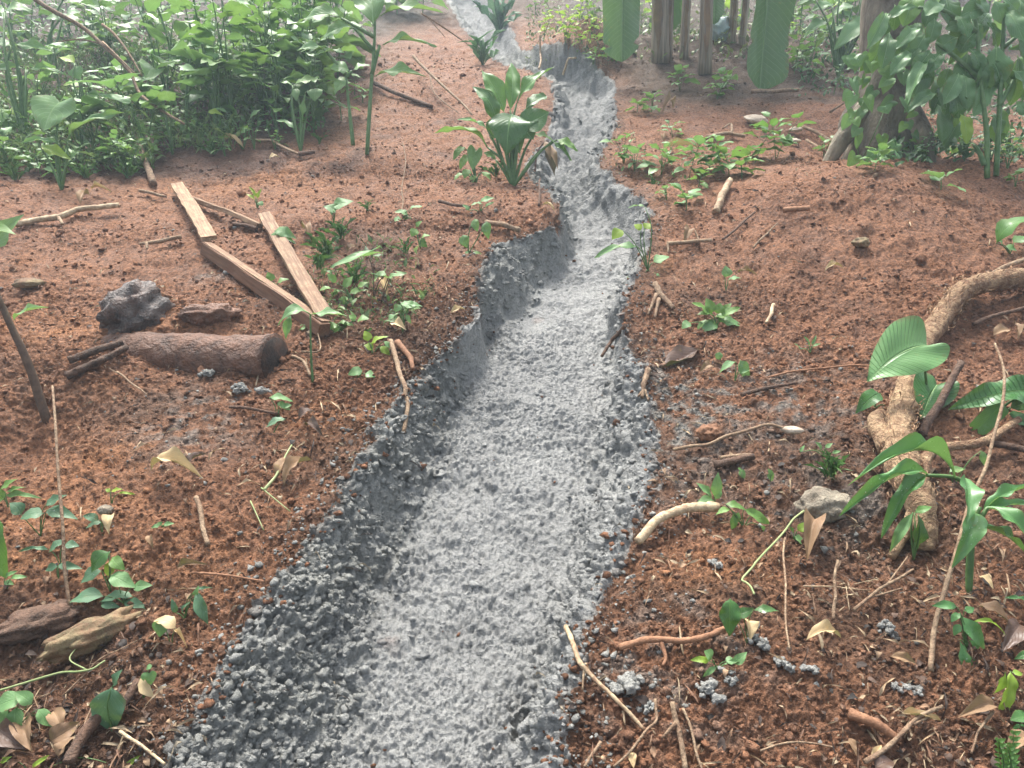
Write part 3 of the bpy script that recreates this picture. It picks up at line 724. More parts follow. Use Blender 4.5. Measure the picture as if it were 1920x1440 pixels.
# ================================================================== TIMBER, LOGS, ROCKS, ROOTS
def box_mesh(name, L, w_, t_, seed=0, nl=14):
    """board along +Y with slightly worn, uneven edges"""
    r_ = np.random.default_rng(seed); prof = [(-1, -.8), (-.93, -1), (.93, -1), (1, -.8), (1, .8), (.93, 1), (-.93, 1), (-1, .8)]
    V, F = [], []; k_ = len(prof)
    wob = np.cumsum(r_.normal(size=(nl + 1, 2)) * .0012, 0)
    for i in range(nl + 1):
        for a, b in prof: V.append((a * w_ / 2 * (1 + .05 * r_.normal()) + wob[i, 0], L * i / nl + (r_.normal() * .006 if i in (0, nl) else 0), b * t_ / 2 * (1 + .06 * r_.normal()) + wob[i, 1]))
    for i in range(nl):
        for j in range(k_): F.append((i * k_ + j, (i + 1) * k_ + j, (i + 1) * k_ + (j + 1) % k_, i * k_ + (j + 1) % k_))
    F.append(tuple(range(k_))); F.append(tuple(nl * k_ + j for j in reversed(range(k_))))
    return mesh_poly(name, V, F, False)
def plank(label, a, b, w_, t_, mat, hint=(0, -.34, .94), la=0., lb=0., seed=1, roll=0.):
    p0, p1 = hit(*a), hit(*b); p0[2] += la; p1[2] += lb; d_ = p1 - p0; L = np.linalg.norm(d_)
    xv, yv, zv = basis(d_, hint, roll); o = link('wooden_plank', box_mesh('wooden_plank', L, w_, t_, seed), None, M[mat]); o.matrix_world = mat4(p0, xv, yv, zv, 1, 1, 1)
    return tag(o, label, 'plank', 'timber offcuts beside the log')
plank('broad flat plank with its lower end on the dark beam, leftmost of the planks', (333, 355), (396, 474), .074, .022, 'timber', la=.035, lb=.075, seed=3)
plank('thin board lying crosswise between the tops of two longer planks', (350, 378), (486, 430), .042, .026, 'timber', la=.03, lb=.02, seed=4, roll=.5)
plank('long flat plank with a nick in its edge, pointing down to the umbrella leaf', (496, 418), (607, 618), .070, .020, 'timber', la=.05, lb=.07, seed=5)
bm_ = plank('long square beam with pale top edge and dark muddy side', (388, 478), (606, 628), .052, .062, 'timberdark', la=.03, lb=.015, seed=6, roll=.35)
# sawn pale top strip of the beam
L_ = float(np.linalg.norm(hit(606, 628) - hit(388, 478)))
cap = link('pale_edge', box_mesh('pale_edge', L_ * .985, .044, .010, 8), bm_, M['timber']); cap.location = (0, .005, .0345)

# half-buried log
e0, e1, e2, e3 = hit(90, 608), hit(240, 625), hit(390, 655), hit(516, 676)
for q, dz_ in ((e0, -.17), (e1, -.095), (e2, -.045), (e3, -.005)): q[2] += dz_
lg = empty('fallen_log', e3, 'thick brown log half buried in red soil with a dark sawn end', 'log')
tube('bark', [e0, e1, e2, e3], [.085, .095, .105, .108], M['log'], lg, e3, 28, .16, 2, 14)
ax = e3 - e2; ax /= np.linalg.norm(ax)
Vd, Fd = tube_np([e3 - ax * .01, e3 + ax * .006], [.101, .098], 28, .05, 4)
link('cut_end', mesh_poly('cut_end', Vd - e3, Fd), lg, M['logend'])
rock('dark charred pointed stump fragment flecked with ash behind the log', 255, 590, (.14, .10, .13), 'rock', 'charred_stump', 'stump', .5, .52, .9, freq=2.3)
rock('low brown rock smeared with ash between the charred stump and the beam', 395, 592, (.12, .06, .045), 'log', 'mossy_rock', 'rock', .5, .45, .2, freq=2.4)
rock('mossy rotten wood chunk at the lower left', 182, 1195, (.038, .135, .045), 'moss', 'wood_chunk', 'wood', .45, .42, -.75, freq=2.6)
rock('dark wet wood chunk left of the mossy one', 78, 1165, (.055, .12, .036), 'twigdark', 'wood_chunk', 'wood', .5, .5, -.9, freq=2.6)
rock('flat pale stone half sunk in soil at the left edge', 55, 535, (.07, .05, .025), 'moss', 'stone', 'stone', .3, .3, .2)
rock('flat square cream stone slab on bare soil below the banana leaf', 1417, 228, (.095, .075, .030), 'stone', 'stone_slab', 'stone', .22, .2, .3, tilt=(.35, 0))
rock('small broken cream stone chip right of the slab', 1492, 246, (.032, .05, .02), 'stone', 'stone', 'stone', .4, .2, .9)
rock('lower of two broken cream stone chips beside the forked twig', 1490, 268, (.04, .035, .02), 'stone', 'stone', 'stone', .4, .2, .1)
rock('tan stone over a dark hollow in the right mound', 1614, 462, (.042, .035, .026), 'moss', 'stone', 'stone', .45, .15, .1)
rock('large grey lichen covered boulder at the foot of the tree', 1604, 262, (.13, .14, .19), 'trunk', 'boulder', 'boulder', .3, .3, .2)
rock('rounded red clod beside the channel below the grey patch', 1330, 815, (.045, .04, .03), 'rootred', 'soil_clod', 'clod', .5, .4, .4, freq=2.8)
rock('pale oval stone at the end of the bent twig', 1485, 812, (.038, .02, .014), 'stone', 'stone', 'stone', .2, .1, -.2)
rock('grey stone beside the three leaf seedling at the left', 198, 962, (.024, .02, .016), 'trunk', 'stone', 'stone', .2, .2, 0)
rock('round mossy stump top behind the palm seedling', 1545, 942, (.095, .075, .05), 'trunk', 'stump', 'stump', .4, .62, .2, freq=2.2)
for k_, (u, v, s_) in enumerate([(385, 703, .03), (450, 730, .036), (496, 728, .03), (545, 455, .022), (1175, 1290, .035), (1210, 1330, .02), (1330, 1295, .03), (1365, 1270, .02), (1470, 1245, .022), (1520, 1262, .02), (1690, 1275, .022), (1720, 1290, .016), (1660, 1175, .02), (1675, 1182, .016), (1420, 1200, .024), (1340, 1050, .024)]):
    p = hit(u, v); p[2] = surf_z(p[0], p[1]); Vl, Fl = [], []; nv_ = 0
    for q_ in range(16):                                    # a heap of small lumps stuck together
        tv, tf = ico(1); tv = tv * (1 + .28 * rng.normal(size=(len(tv), 1))) * s_ * random.uniform(.18, .42); rr_ = s_ * random.random() ** .6; a_ = random.uniform(0, 6.28)
        Vl.append(tv * A([1, 1, .8]) + A([math.cos(a_) * rr_, math.sin(a_) * rr_, (s_ - rr_) * random.uniform(.1, .5) + TS * math.sin(a_) * rr_])); Fl.append(tf + nv_); nv_ += len(tv)
    Vl = np.concatenate(Vl); Fl = np.concatenate(Fl)
    o = link('mortar_blob', mesh_np('mortar_blob', Vl, Fl, True, A([.31, .31, .29])), None, None); me_ = o.data; me_.materials.append(M['mortar'])
    o.location = tuple(p + A([0, 0, s_ * .2])); o.rotation_euler = (0, 0, k_)
    lab = ['small grey mortar blob under the middle of the log', 'largest grey mortar blob at the foot of the log', 'grey mortar blob below the sawn end of the log', 'grey mortar blob stuck beside the leaning planks', 'big lumpy mortar blob beside the long pale root', 'small mortar blob at the lower end of the long pale root', 'lumpy mortar blob left of the wilted green sprig', 'small mortar blob under the wilted green sprig', 'mortar blob left of the pale torn dry leaf', 'mortar blob just below the pale torn dry leaf', 'mortar blob left of the leaning shoot, upper one', 'mortar blob right beside the leaning shoot foot', 'mortar blob on dark soil below the forked rootlets', 'smaller mortar blob touching the one below the rootlets', 'dark edged mortar blob right of the broken stalk', 'mortar blob below the white peeling root'][k_]
    tag(o, lab, 'mortar', 'mortar blobs spilled on the soil')

# big root on the right
def P_(u, v, z): p = hit(u, v); p[2] += z; return p
rt = empty('tree_root', P_(1690, 760, 0), 'thick tan fibrous tree root snaking out of the soil at the right', 'root'); o_ = A(rt.location)
tube('root', [P_(2000, 545, .06), P_(1900, 552, .075), P_(1815, 566, .065), P_(1775, 596, .05), P_(1752, 628, .035), P_(1722, 662, .02), P_(1704, 700, .01)], [.042, .044, .046, .044, .042, .038], M['bark'], rt, o_, 32, .30, 1, 12)
tube('root', [P_(1704, 706, .0), P_(1692, 770, .03), P_(1682, 830, .045), P_(1690, 900, .045), P_(1722, 965, .04), P_(1738, 1025, -.015)], [.034, .042, .048, .056, .044, .03], M['bark'], rt, o_, 36, .38, 2, 12)
tube('root_branch', [P_(1722, 925, .05), P_(1738, 878, .05), P_(1775, 862, .045), P_(1840, 852, .045), P_(1905, 812, .05)], [.022, .016, .015, .012], M['bark'], rt, o_, 14, .35, 3, 10)
tube('root_branch', [P_(1728, 940, .05), P_(1705, 990, .02), P_(1672, 1045, .0)], [.026, .02, .012], M['bark'], rt, o_, 10, .25, 4, 6)
tube('root_branch', [P_(1665, 860, .03), P_(1640, 812, .04), P_(1650, 790, .03)], [.035, .03, .02], M['bark'], rt, o_, 12, .25, 4, 6)

rh = []                                                     # frayed bark fibres along the root
for pts_, r_ in (([P_(1900, 552, .075), P_(1815, 566, .065), P_(1775, 596, .05), P_(1752, 628, .035)], .046), ([P_(1692, 770, .03), P_(1682, 830, .045), P_(1690, 900, .045), P_(1722, 965, .04)], .052)):
    cc = A(catmull(pts_, 14))
    for i in range(170):
        j = random.randrange(len(cc) - 1); ax_ = cc[j + 1] - cc[j]; ax_ = ax_ / np.linalg.norm(ax_); rv = rng.normal(size=3); rv -= ax_ * np.dot(rv, ax_); rv /= np.linalg.norm(rv)
        dv = ax_ * random.choice((-1, 1)) + rv * random.uniform(.1, .8); xv, yv, zv = basis(dv, rv); l_ = random.uniform(.02, .06)
        rh.append((TPL['blade'][random.randrange(3)], cc[j] + rv * r_ * .97, xv, yv, zv, random.uniform(.002, .006), l_, l_, A([.36, .22, .12]) * random.uniform(.4, 1.4)))
fo = merged('bark_fibres', [(t_, p_ - o_, *r__) for t_, p_, *r__ in rh], M['litter'], rt)
fo['kind'] = 'stuff'

# tree with lichen bark behind the shrub
tb = hit(1700, 296); tr_ = empty('tree', tb - A([0, -.35, 0]), 'grey tree trunk wrapped in climbing leaves behind the big leaved shrub', 'tree'); o_ = A(tr_.location)
tube('trunk', [o_ - A([0, 0, .1]), o_ + A([.02, .05, .5]), o_ + A([-.02, .1, 1.3]), o_ + A([.08, .15, 2.6]), o_ + A([.15, .1, 4.2])], [.25, .19, .17, .16, .14], M['trunk'], tr_, o_, 30, .14, 5, 12)
for a_, l_ in ((3.3, .42), (5.2, .38)):
    tube('buttress_root', [o_ + A([math.cos(a_) * .12, math.sin(a_) * .12, .38]), o_ + A([math.cos(a_) * .3, math.sin(a_) * .3, .12]), o_ + A([math.cos(a_) * l_, math.sin(a_) * l_, -.08 + TS * math.sin(a_) * l_])], [.06, .06, .03], M['trunk'], tr_, o_, 14, .3, 6, 6)
for k_ in range(2):
    s_ = (-1, 1)[k_]; tube('limb', [o_ + A([.1, .13, 3.0 + .5 * k_]), o_ + A([.7 * s_, .3, 3.9 + .3 * k_]), o_ + A([1.5 * s_, .6, 4.4 + .4 * k_])], [.10, .07, .03], M['trunk'], tr_, o_, 10, .15, 7, 6)

# ================================================================== BANANA CLUMP at the top right
def banana(label, u, v, r_px, lean=(0, 0), h=2.3, leaves=()):
    b = hit(u, v); px = depth(b) / FPX; root = empty('banana_plant', b, label, 'banana plant', 'banana plants on the upper terrace')
    top = b + A([lean[0], lean[1], h])
    tube('stem', [b - A([0, 0, .04]), b + A([lean[0] * .3, lean[1] * .3, h * .4]), top], [r_px * px * 1.0, r_px * px * .85, r_px * px * .65], M['bananastem'], root, b, 16, .03, u * .1, 8)
    for (k_, pts, wd) in leaves: pass
    for s_ in range(1):                                     # loose dry sheaths wrapped round the stem
        a_ = -1.2 + s_ * 1.1 + random.uniform(-.2, .2); rr = r_px * px * 1.12; c_ = A([math.cos(a_ - .6), math.sin(a_ - .6), 0])
        leaf(root, b + c_ * rr + A([lean[0] * .02, 0, .02]), b + c_ * rr * .95 + A([lean[0] * .3, lean[1] * .3, h * .36 + .2 * s_]), r_px * px * .9, 'lance', 'dry', c_, .02, 0., name='dry_sheath')
    for i, (az, L, el) in enumerate(leaves_fan[label] if label in leaves_fan else ((.4, 1.3, .9), (1.7, 1.4, .8), (2.9, 1.3, .7))):
        dv = A([math.cos(az) * math.cos(el), math.sin(az) * math.cos(el), math.sin(el)])
        leaf(root, top, top + dv * L, .36, 'banana', 'banana', (0, 0, 1), .2, .1)
    return root
leaves_fan = {}
b1 = banana('thick pale banana stem leaning left, nearest the hanging torn leaf', 1238, 112, 17, (-.16, .05))
b2 = banana('slim grey banana stem second from the left in the clump', 1283, 106, 9, (-.02, .1), 2.0)
b3 = banana('brown ragged banana stem at the front of the clump', 1322, 132, 13, (-.14, .0), 2.4)
b4 = banana('short dark banana stem between two paler ones', 1252, 108, 9, (-.03, .1), 1.9)
b5 = banana('thin dark banana stem right of the pale blue bag', 1372, 76, 8, (.03, .15), 2.0)
b6 = banana('thin dark banana sucker beside the long hanging leaf', 1392, 80, 7, (.08, .15), 1.8)
def hang(parent, u0, v0, u1, v1, wpx, Z, mat='banana', bulge=.06, var=0, roll=0., hint=(0, -1, .25)):
    P0, P1 = at(u0, v0, Z), at(u1, v1, Z - .1); base = A(parent.location)
    leaf(parent, P0, P1, wpx * Z / FPX, 'banana', mat, hint, bulge, .18, roll, True, var)
    top = base + A([0, 0, 2.2]); tube('petiole', [top, (top + P0) / 2 + A([0, 0, .35]), P0 + A([0, 0, .05]), P0 - A([0, 0, .05])], [.03, .022, .016], M['stem'], parent, base, 8)
hang(b1, 1172, -190, 1166, 116, 66, 7.0, var=1, roll=-.25)
hang(b3, 1440, -210, 1424, 168, 84, 6.6, var=2, roll=.2)
hang(b3, 1352, -150, 1340, 46, 40, 7.6, var=3, roll=-.5)
hang(b1, 1240, -120, 1243, 58, 52, 8.0, 'glossylight', var=0, roll=.5)
hang(b4, 1268, -120, 1276, 50, 40, 8.1, 'glossylight', var=3, roll=-.4)
hang(b5, 1305, -140, 1318, 96, 34, 7.9, var=1, roll=.9)
hang(b5, 1402, -160, 1384, 40, 34, 8.0, var=2, roll=1.0)
pb = rock('crumpled pale blue plastic bag lying between the banana stems', 1345, 72, (.14, .12, .12), 'plastic', 'plastic_bag', 'bag', .5, .1, 0, freq=2.5)

# ================================================================== HERO PLANTS
UPH = (0, -.25, .97); FACE = (0, -.95, .35)
# right: ribbed heart leaf and its companions
plant('large pale ribbed heart shaped leaf standing over the thick root', (1742, 745), [(1738, 648, 1625, 716, 104, dict(shape='heart', mat='heart', hint=(-.1, -.6, .8), bulge=.06, z0=-.12, z1=-.03, roll=.15, hi=True)),
      (1757, 722, 1727, 786, 74, dict(shape='heart', mat='heartdark', hint=(.15, -.6, .8), bulge=.1, z0=-.02, z1=-.08, hi=True))], name='heart_leaf_plant', mat='heart', r=3, spread=.2)
plant('dark glossy ribbed leaf plant spreading right of the heart leaf', (1850, 790), [(1960, 735, 1778, 768, 66, dict(shape='ovate', mat='heartdark', hint=(-.1, -.6, .8), bulge=.08, z0=.0, z1=0., hi=True)),
      (1880, 755, 1822, 816, 34, dict(shape='oblong', mat='glossylight', hint=(.2, -.6, .7), bulge=.15)), (1890, 775, 1930, 800, 30, dict(mat='heartdark')), (1895, 765, 1935, 745, 30, dict(mat='glossy'))], name='ribbed_leaf_plant', r=3, spread=.2)
plant('curled dark leaf pair under the left side of the thick root', (1640, 760), [(1652, 738, 1604, 776, 38, dict(mat='heartdark', bulge=.2)), (1660, 760, 1680, 782, 22, dict(mat='glossy'))], r=2, spread=.3)
plant('two long strap leaves folded against the end of the thick root', (1715, 1040), [(1712, 960, 1668, 1036, 20, dict(mat='pale', shape='lance', hint=FACE, roll=-.5)), (1722, 965, 1712, 1040, 34, dict(mat='glossy', shape='lance', hint=FACE, roll=.4)), (1715, 962, 1748, 950, 16, dict(mat='glossylight', shape='lance'))], r=2, spread=.2, name='strap_leaf_plant')
# palm seedling
plant('palm seedling with arching ribbon leaves flecked with mortar at the right', (1818, 1108), [
      (1790, 898, 1588, 912, 27, dict(bulge=.30, roll=-.1)), (1738, 890, 1574, 968, 29, dict(bulge=.22)), (1736, 892, 1652, 1010, 32, dict(bulge=.20, z1=-.05)),
      (1806, 896, 1812, 985, 40, dict(bulge=.12, hint=FACE, z1=-.12)), (1826, 962, 1784, 1066, 40, dict(bulge=.25, z1=-.08)), (1846, 958, 1945, 908, 24, dict(bulge=.12)),
      (1850, 955, 1950, 950, 22, dict(bulge=.1)), (1848, 952, 1940, 1035, 35, dict(bulge=.2, z1=-.08)), (1836, 990, 1924, 1038, 24, dict(bulge=.1, mat='glossy'))],
      stems=[['b', (1818, 1040), (1826, 985), (1838, 950)], ['b', (1822, 1000), (1818, 930), (1795, 897), (1737, 891)], [(1836, 975), (1852, 952)]], name='palm_seedling', cat='palm', mat='palm', shape='ribbon', r=6, auto=False, hi=True, spread=.3, hint=UPH, fold=.3)
# centre: glossy clump above the channel
plant('bushy plant with broad upright glossy green leaves beside the channel', (962, 342), [
      (946, 212, 902, 130, 36, dict(mat='glossylight', hint=(.5, -.8, .3), z1=.05)), (957, 208, 958, 117, 31, dict(mat='glossylight', hint=FACE, z1=.1)), (968, 196, 1041, 124, 32, dict(mat='glossylight', hint=(-.4, -.7, .6), z1=.0)),
      (930, 236, 886, 162, 34, dict(hint=(.6, -.8, .2), bulge=.25)), (914, 243, 857, 224, 22, dict(mat='pale')), (915, 277, 814, 250, 40, dict(mat='weed', bulge=.22, hint=UPH)),
      (962, 214, 950, 292, 76, dict(hint=FACE, z1=-.1, bulge=.2)), (972, 238, 1030, 210, 56, dict(hint=(-.2, -.9, .3), z1=-.02)), (975, 225, 1000, 262, 60, dict(hint=FACE, z1=-.05)),
      (1000, 252, 1042, 268, 26, dict(mat='weed')), (1044, 262, 1084, 284, 20, dict(mat='weed')), (1035, 265, 1072, 302, 14, dict()), (940, 225, 920, 262, 40, dict(hint=FACE)), (985, 205, 1025, 180, 30, dict(z1=.2)), (952, 228, 975, 288, 55, dict(hint=FACE, z1=-.05, z0=.05)), (930, 300, 905, 285, 20, dict(mat='weed'))],
      stems=[], name='broad_leaf_clump', mat='glossy', shape='lance', r=3.4, spread=.25, hi=True)
plant('small heart leaf plant tucked left of the glossy clump', (893, 335), [(893, 283, 886, 320, 28, dict(shape='heart', hint=FACE, mat='pale')), (870, 275, 850, 300, 18), (880, 318, 870, 335, 20), (905, 322, 920, 338, 18), (890, 328, 885, 345, 16), (880, 290, 862, 318, 20), (868, 325, 852, 338, 16)], r=1.5, mat='weed')
wl = plant('wilted purple brown flower stalk drooping over the channel', (1003, 318), [(1024, 266, 1040, 330, 20, dict(mat='drydark', shape='lance', hint=FACE, bulge=.1, nopet=True)), (1030, 270, 1046, 318, 12, dict(mat='dry', shape='lance', hint=FACE, nopet=True)), (1022, 264, 1032, 300, 14, dict(mat='dry', shape='lance', hint=FACE, nopet=True))], stems=[['b', (1008, 285), (1024, 264), (1032, 272)]], name='wilted_flower', cat='flower', stemmat='wilt', r=2)
# left of centre: tall taro with two stems
plant('tall two stemmed taro rising over bare soil in the haze', (688, 284), [
      (700, 46, 688, -40, 70, dict(hint=FACE, z1=.2)), (712, 30, 832, 24, 34, dict(bulge=.08, hint=UPH)), (718, 84, 820, 88, 24, dict(bulge=.10)), (703, 143, 800, 144, 30, dict(bulge=.12)),
      (662, 50, 598, 78, 34, dict(mat='pale')), (640, 32, 556, 44, 40, dict(bulge=.1)), (606, 90, 556, 96, 22, dict(mat='pale')), (648, 100, 588, 104, 18, dict(mat='pale')), (655, 132, 618, 128, 34, dict()), (662, 132, 694, 122, 36, dict()), (650, 150, 628, 178, 22, dict()), (700, 30, 745, -20, 44, dict(z1=.2))],
      stems=[['b', (694, 190), (701, 95), (703, 40)], [(662, 272), (656, 215), (648, 140)], [(697, 140), (712, 85)], [(701, 95), (664, 52)], [(702, 70), (640, 34)], [(649, 145), (660, 133)], [(650, 142), (608, 92)]], name='taro_plant', cat='taro', mat='taro', shape='lance', r=4.2, auto=False, stemmat='stem', spread=.5, hi=True)
plant('young taro with one furled upright leaf at the edge of the thicket', (563, 278), [(567, 232, 573, 170, 16, dict(hint=(-.8, -.6, .1), mat='taro', bulge=.02)), (556, 243, 517, 226, 16, dict(mat='pale')), (552, 158, 605, 150, 22, dict(mat='weed')), (548, 160, 525, 155, 20), (556, 166, 556, 190, 18, dict(hint=FACE)), (595, 165, 590, 190, 34, dict(hint=FACE))], name='taro_plant', cat='taro', mat='taro', r=2.6, spread=.3)
# umbrella leaf in the middle left
plant('single drooping umbrella leaf on a thin stem in front of the planks', (586, 712), [(582, 590, 652, 592, 26, dict(shape='lance', bulge=.06, nopet=True, z1=-.02, hint=(0, -.3, .95))), (584, 590, 520, 612, 30, dict(shape='lance', bulge=.28, nopet=True, z1=-.03)), (545, 590, 536, 636, 16, dict(shape='lance', hint=(.4, -.8, .3), nopet=True))], stems=[['b', (583, 660), (582, 590)]], mat='pale', r=2.6, spread=.15, hi=True, name='umbrella_leaf_plant')
plant('pale arrow shaped leaf on a thin stalk above the weed tangle', (700, 560), [(690, 480, 618, 502, 38, dict(shape='arrow', mat='pale', bulge=.05, hint=UPH)), (725, 514, 700, 520, 22, dict(mat='taro'))], r=1.4, spread=.2, stemmat='brownstem')
plant('bright flat arrow leaf on a dark stalk beside the weed tangle', (714, 562), [(730, 522, 694, 512, 20, dict(shape='heart', bulge=.02, hint=UPH)), (728, 520, 764, 512, 18, dict(bulge=.05))], mat='taro', r=1.3, spread=.3, stemmat='brownstem')
plant('drooping pale two lobed leaf behind the long nicked plank', (535, 462), [(515, 432, 556, 448, 26, dict(mat='pale', bulge=.2)), (520, 440, 555, 458, 16, dict(mat='weed')), (515, 434, 524, 455, 22, dict(mat='pale', hint=FACE))], r=1.3, spread=.2)
# upper left taros
plant('large pale green heart leaf taro at the upper left', (115, 350), [(113, 192, 82, 247, 106, dict(shape='heart', mat='taro', hint=(.1, -.8, .6), z1=-.05, bulge=.05)), (126, 262, 234, 211, 22, dict(mat='taro', shape='lance', bulge=.08)), (110, 268, 38, 268, 14, dict(mat='pale', bulge=.1)), (75, 274, 137, 302, 22, dict(mat='yellow', bulge=.12)), (132, 300, 148, 282, 8, dict(mat='taro'))], name='taro_plant', cat='taro', mat='taro', r=2.8, shape='lance', spread=.4, hi=True)
plant('taro with long flat side view leaves at the left frame edge', (48, 262), [(25, 88, 104, 100, 24, dict(bulge=.1)), (20, 86, -20, 80, 40, dict()), (52, 132, 126, 140, 16, dict(bulge=.1)), (48, 130, -30, 142, 20, dict(bulge=.08)), (10, 22, 62, 22, 34, dict(bulge=.2)), (8, 24, -30, 30, 40, dict())], name='taro_plant', cat='taro', mat='taro', r=3.2, shape='lance', spread=.4, hi=True)
plant('taro with broad drooping leaf over the bare branch at the top left', (92, 130), [(122, -8, 195, 24, 46, dict(bulge=.15)), (118, 30, 150, 45, 30, dict(mat='weed')), (112, 36, 85, 35, 20)], name='taro_plant', cat='taro', mat='taro', r=3, shape='lance', spread=.4)
plant('dark broad leaf weed low at the left edge below the taros', (15, 260), [(18, 205, -10, 240, 40, dict(hint=FACE)), (22, 200, 46, 222, 24, dict(mat='yellow')), (10, 230, 30, 250, 26), (25, 215, 15, 245, 30)], mat='weed', r=2)
plant('young green plant with folded leaves between taro leaves at the upper left', (165, 225), [(150, 160, 118, 160, 26, dict(mat='yellow')), (152, 158, 175, 140, 24, dict(mat='taro')), (140, 118, 110, 108, 24, dict(mat='yellow')), (142, 125, 152, 150, 30, dict(mat='pale', hint=FACE)), (165, 165, 192, 165, 24, dict(mat='taro')), (170, 170, 190, 205, 30, dict(mat='weed', hint=FACE)), (160, 150, 190, 148, 20)], mat='taro', r=2)
plant('broad single leaf plant against the bare branch', (268, 200), [(262, 160, 300, 138, 30, dict(mat='taro', shape='oblong')), (258, 155, 235, 165, 24)], mat='weed', r=1.6)
plant('pointed bright leaf weed at the thicket edge beside the yellow husk', (455, 272), [(468, 243, 436, 262, 22, dict(mat='taro')), (425, 210, 398, 205, 10), (388, 212, 420, 217, 14, dict(mat='yellow', bulge=.2)), (470, 220, 490, 205, 10)], mat='taro', r=1.3)

# ================================================================== RIGHT SHRUB, VINES, TERRACE PLANTS
SHL = []
for k_ in range(46):
    u = random.uniform(1655, 1930); v = random.uniform(-30, 215 - max(0, 1760 - u) * .9)
    SHL.append((u, v, u + random.uniform(-42, 22), v + random.uniform(40, 78), random.uniform(28, 46), dict(mat=random.choice(['shrub', 'shrub', 'glossy', 'weed']), z0=random.uniform(.0, .35))))
plant('tall shrub with large drooping oval leaves spotted with mortar at the upper right', (1852, 328), [
      (1867, 83, 1863, 170, 54), (1840, 100, 1834, 178, 30), (1908, 103, 1894, 199, 40, dict(mat='glossy')), (1806, 138, 1813, 205, 32), (1797, 138, 1768, 196, 34), (1748, 118, 1701, 198, 24, dict(roll=-.7)), (1757, 178, 1700, 212, 24),
      (1787, 172, 1797, 222, 42, dict(mat='glossy')), (1752, 34, 1741, 82, 32), (1797, 70, 1757, 102, 38), (1817, 50, 1772, 54, 28), (1884, 22, 1922, 80, 42), (1878, -4, 1908, 20, 30), (1888, 92, 1930, 90, 18, dict(mat='pale')), (1800, 213, 1813, 270, 26, dict(mat='yellow')),
      (1735, 85, 1688, 128, 30, dict(mat='glossy')), (1745, 95, 1705, 150, 36, dict(mat='glossy')), (1765, 100, 1735, 140, 30, dict(mat='glossy')), (1720, 55, 1680, 92, 26), (1722, 14, 1662, 36, 22), (1770, 10, 1735, 30, 34), (1845, 20, 1800, 30, 36), (1850, 40, 1870, 90, 30, dict(mat='glossy')), (1830, 60, 1800, 100, 34, dict(mat='glossy')),
      (1895, 130, 1925, 180, 34), (1905, 190, 1930, 215, 26), (1780, 5, 1790, 40, 30), (1820, 0, 1850, 25, 34), (1855, 110, 1880, 170, 36, dict(mat='glossy')), (1900, 40, 1935, 130, 40), (1790, 30, 1815, 70, 32, dict(mat='glossy')), (1710, 100, 1668, 142, 28), (1815, 90, 1842, 135, 34, dict(mat='glossy')), (1862, 0, 1880, 45, 36), (1740, 60, 1712, 108, 32)] + SHL,
      stems=[['b', (1850, 245), (1838, 150), (1832, 60), (1818, -20)], [(1868, 330), (1874, 210), (1880, 90), (1886, -20)], [(1838, 150), (1795, 110), (1755, 80)], [(1880, 90), (1905, 70)], [(1832, 60), (1770, 20), (1722, 14)], [(1846, 310), (1836, 285), (1826, 272)], [(1874, 200), (1900, 150)]],
      name='broad_leaf_shrub', cat='shrub', mat='shrub', shape='obovate', r=5, auto=False, hint=(0, -.9, .45), bulge=.14, spread=.7, hi=True, stemmat='stem')
plant('leafy shrub with pale green leaves between the banana leaf and the tree', (1572, 140), [
      (1626, 42, 1563, 94, 42), (1562, 38, 1502, 80, 30), (1642, 4, 1628, 38, 24), (1600, 10, 1560, 30, 30), (1560, 8, 1520, 22, 28), (1590, 50, 1560, 62, 26), (1540, 30, 1505, 40, 22), (1610, 60, 1640, 90, 24), (1580, 20, 1600, 45, 24), (1570, 70, 1590, 100, 20, dict(mat='yellow')), (1550, 62, 1530, 90, 20, dict(mat='yellow')), (1615, 0, 1580, -10, 26), (1530, 0, 1495, 10, 26), (1590, 80, 1625, 100, 18)],
      stems=[['b', (1578, 90), (1570, 40), (1575, -10)], [(1578, 80), (1620, 45)]], name='broad_leaf_shrub', cat='shrub', mat='pale', shape='ovate', r=2.5, spread=.7, hi=True)
vl = []
for k_ in range(46):
    u = random.uniform(1592, 1720); v = random.uniform(90, 300) - (u - 1600) * .3
    vl.append((u, v, u + random.uniform(-26, 10), v + random.uniform(12, 30), random.uniform(16, 28), dict(mat=random.choice(['pale', 'weed', 'shrub']), hint=FACE, z0=random.uniform(-.4, -.1), nopet=True)))
plant('climbing vine with small pale heart leaves on the boulder and tree foot', (1612, 300), vl, stems=[['b', (1608, 240, -.2), (1622, 180, -.2), (1640, 125, -.15)], ['b', (1640, 250, -.25), (1665, 190, -.2)]], name='climbing_vine', cat='vine', shape='heart', r=1.2, spread=.3, mat='pale')
bq = [at(u, v, 4.95) for u, v in ((1640, 334), (1672, 306), (1715, 275), (1762, 258), (1800, 259), (1830, 272), (1850, 288))]
bq[0] = hit(1640, 330); tag(tube('bent_stick', bq, [.012, .011, .008], M['twig'], None, None, 8, .12, 3), 'pale bent stick arching in front of the upper right shrub', 'stick')
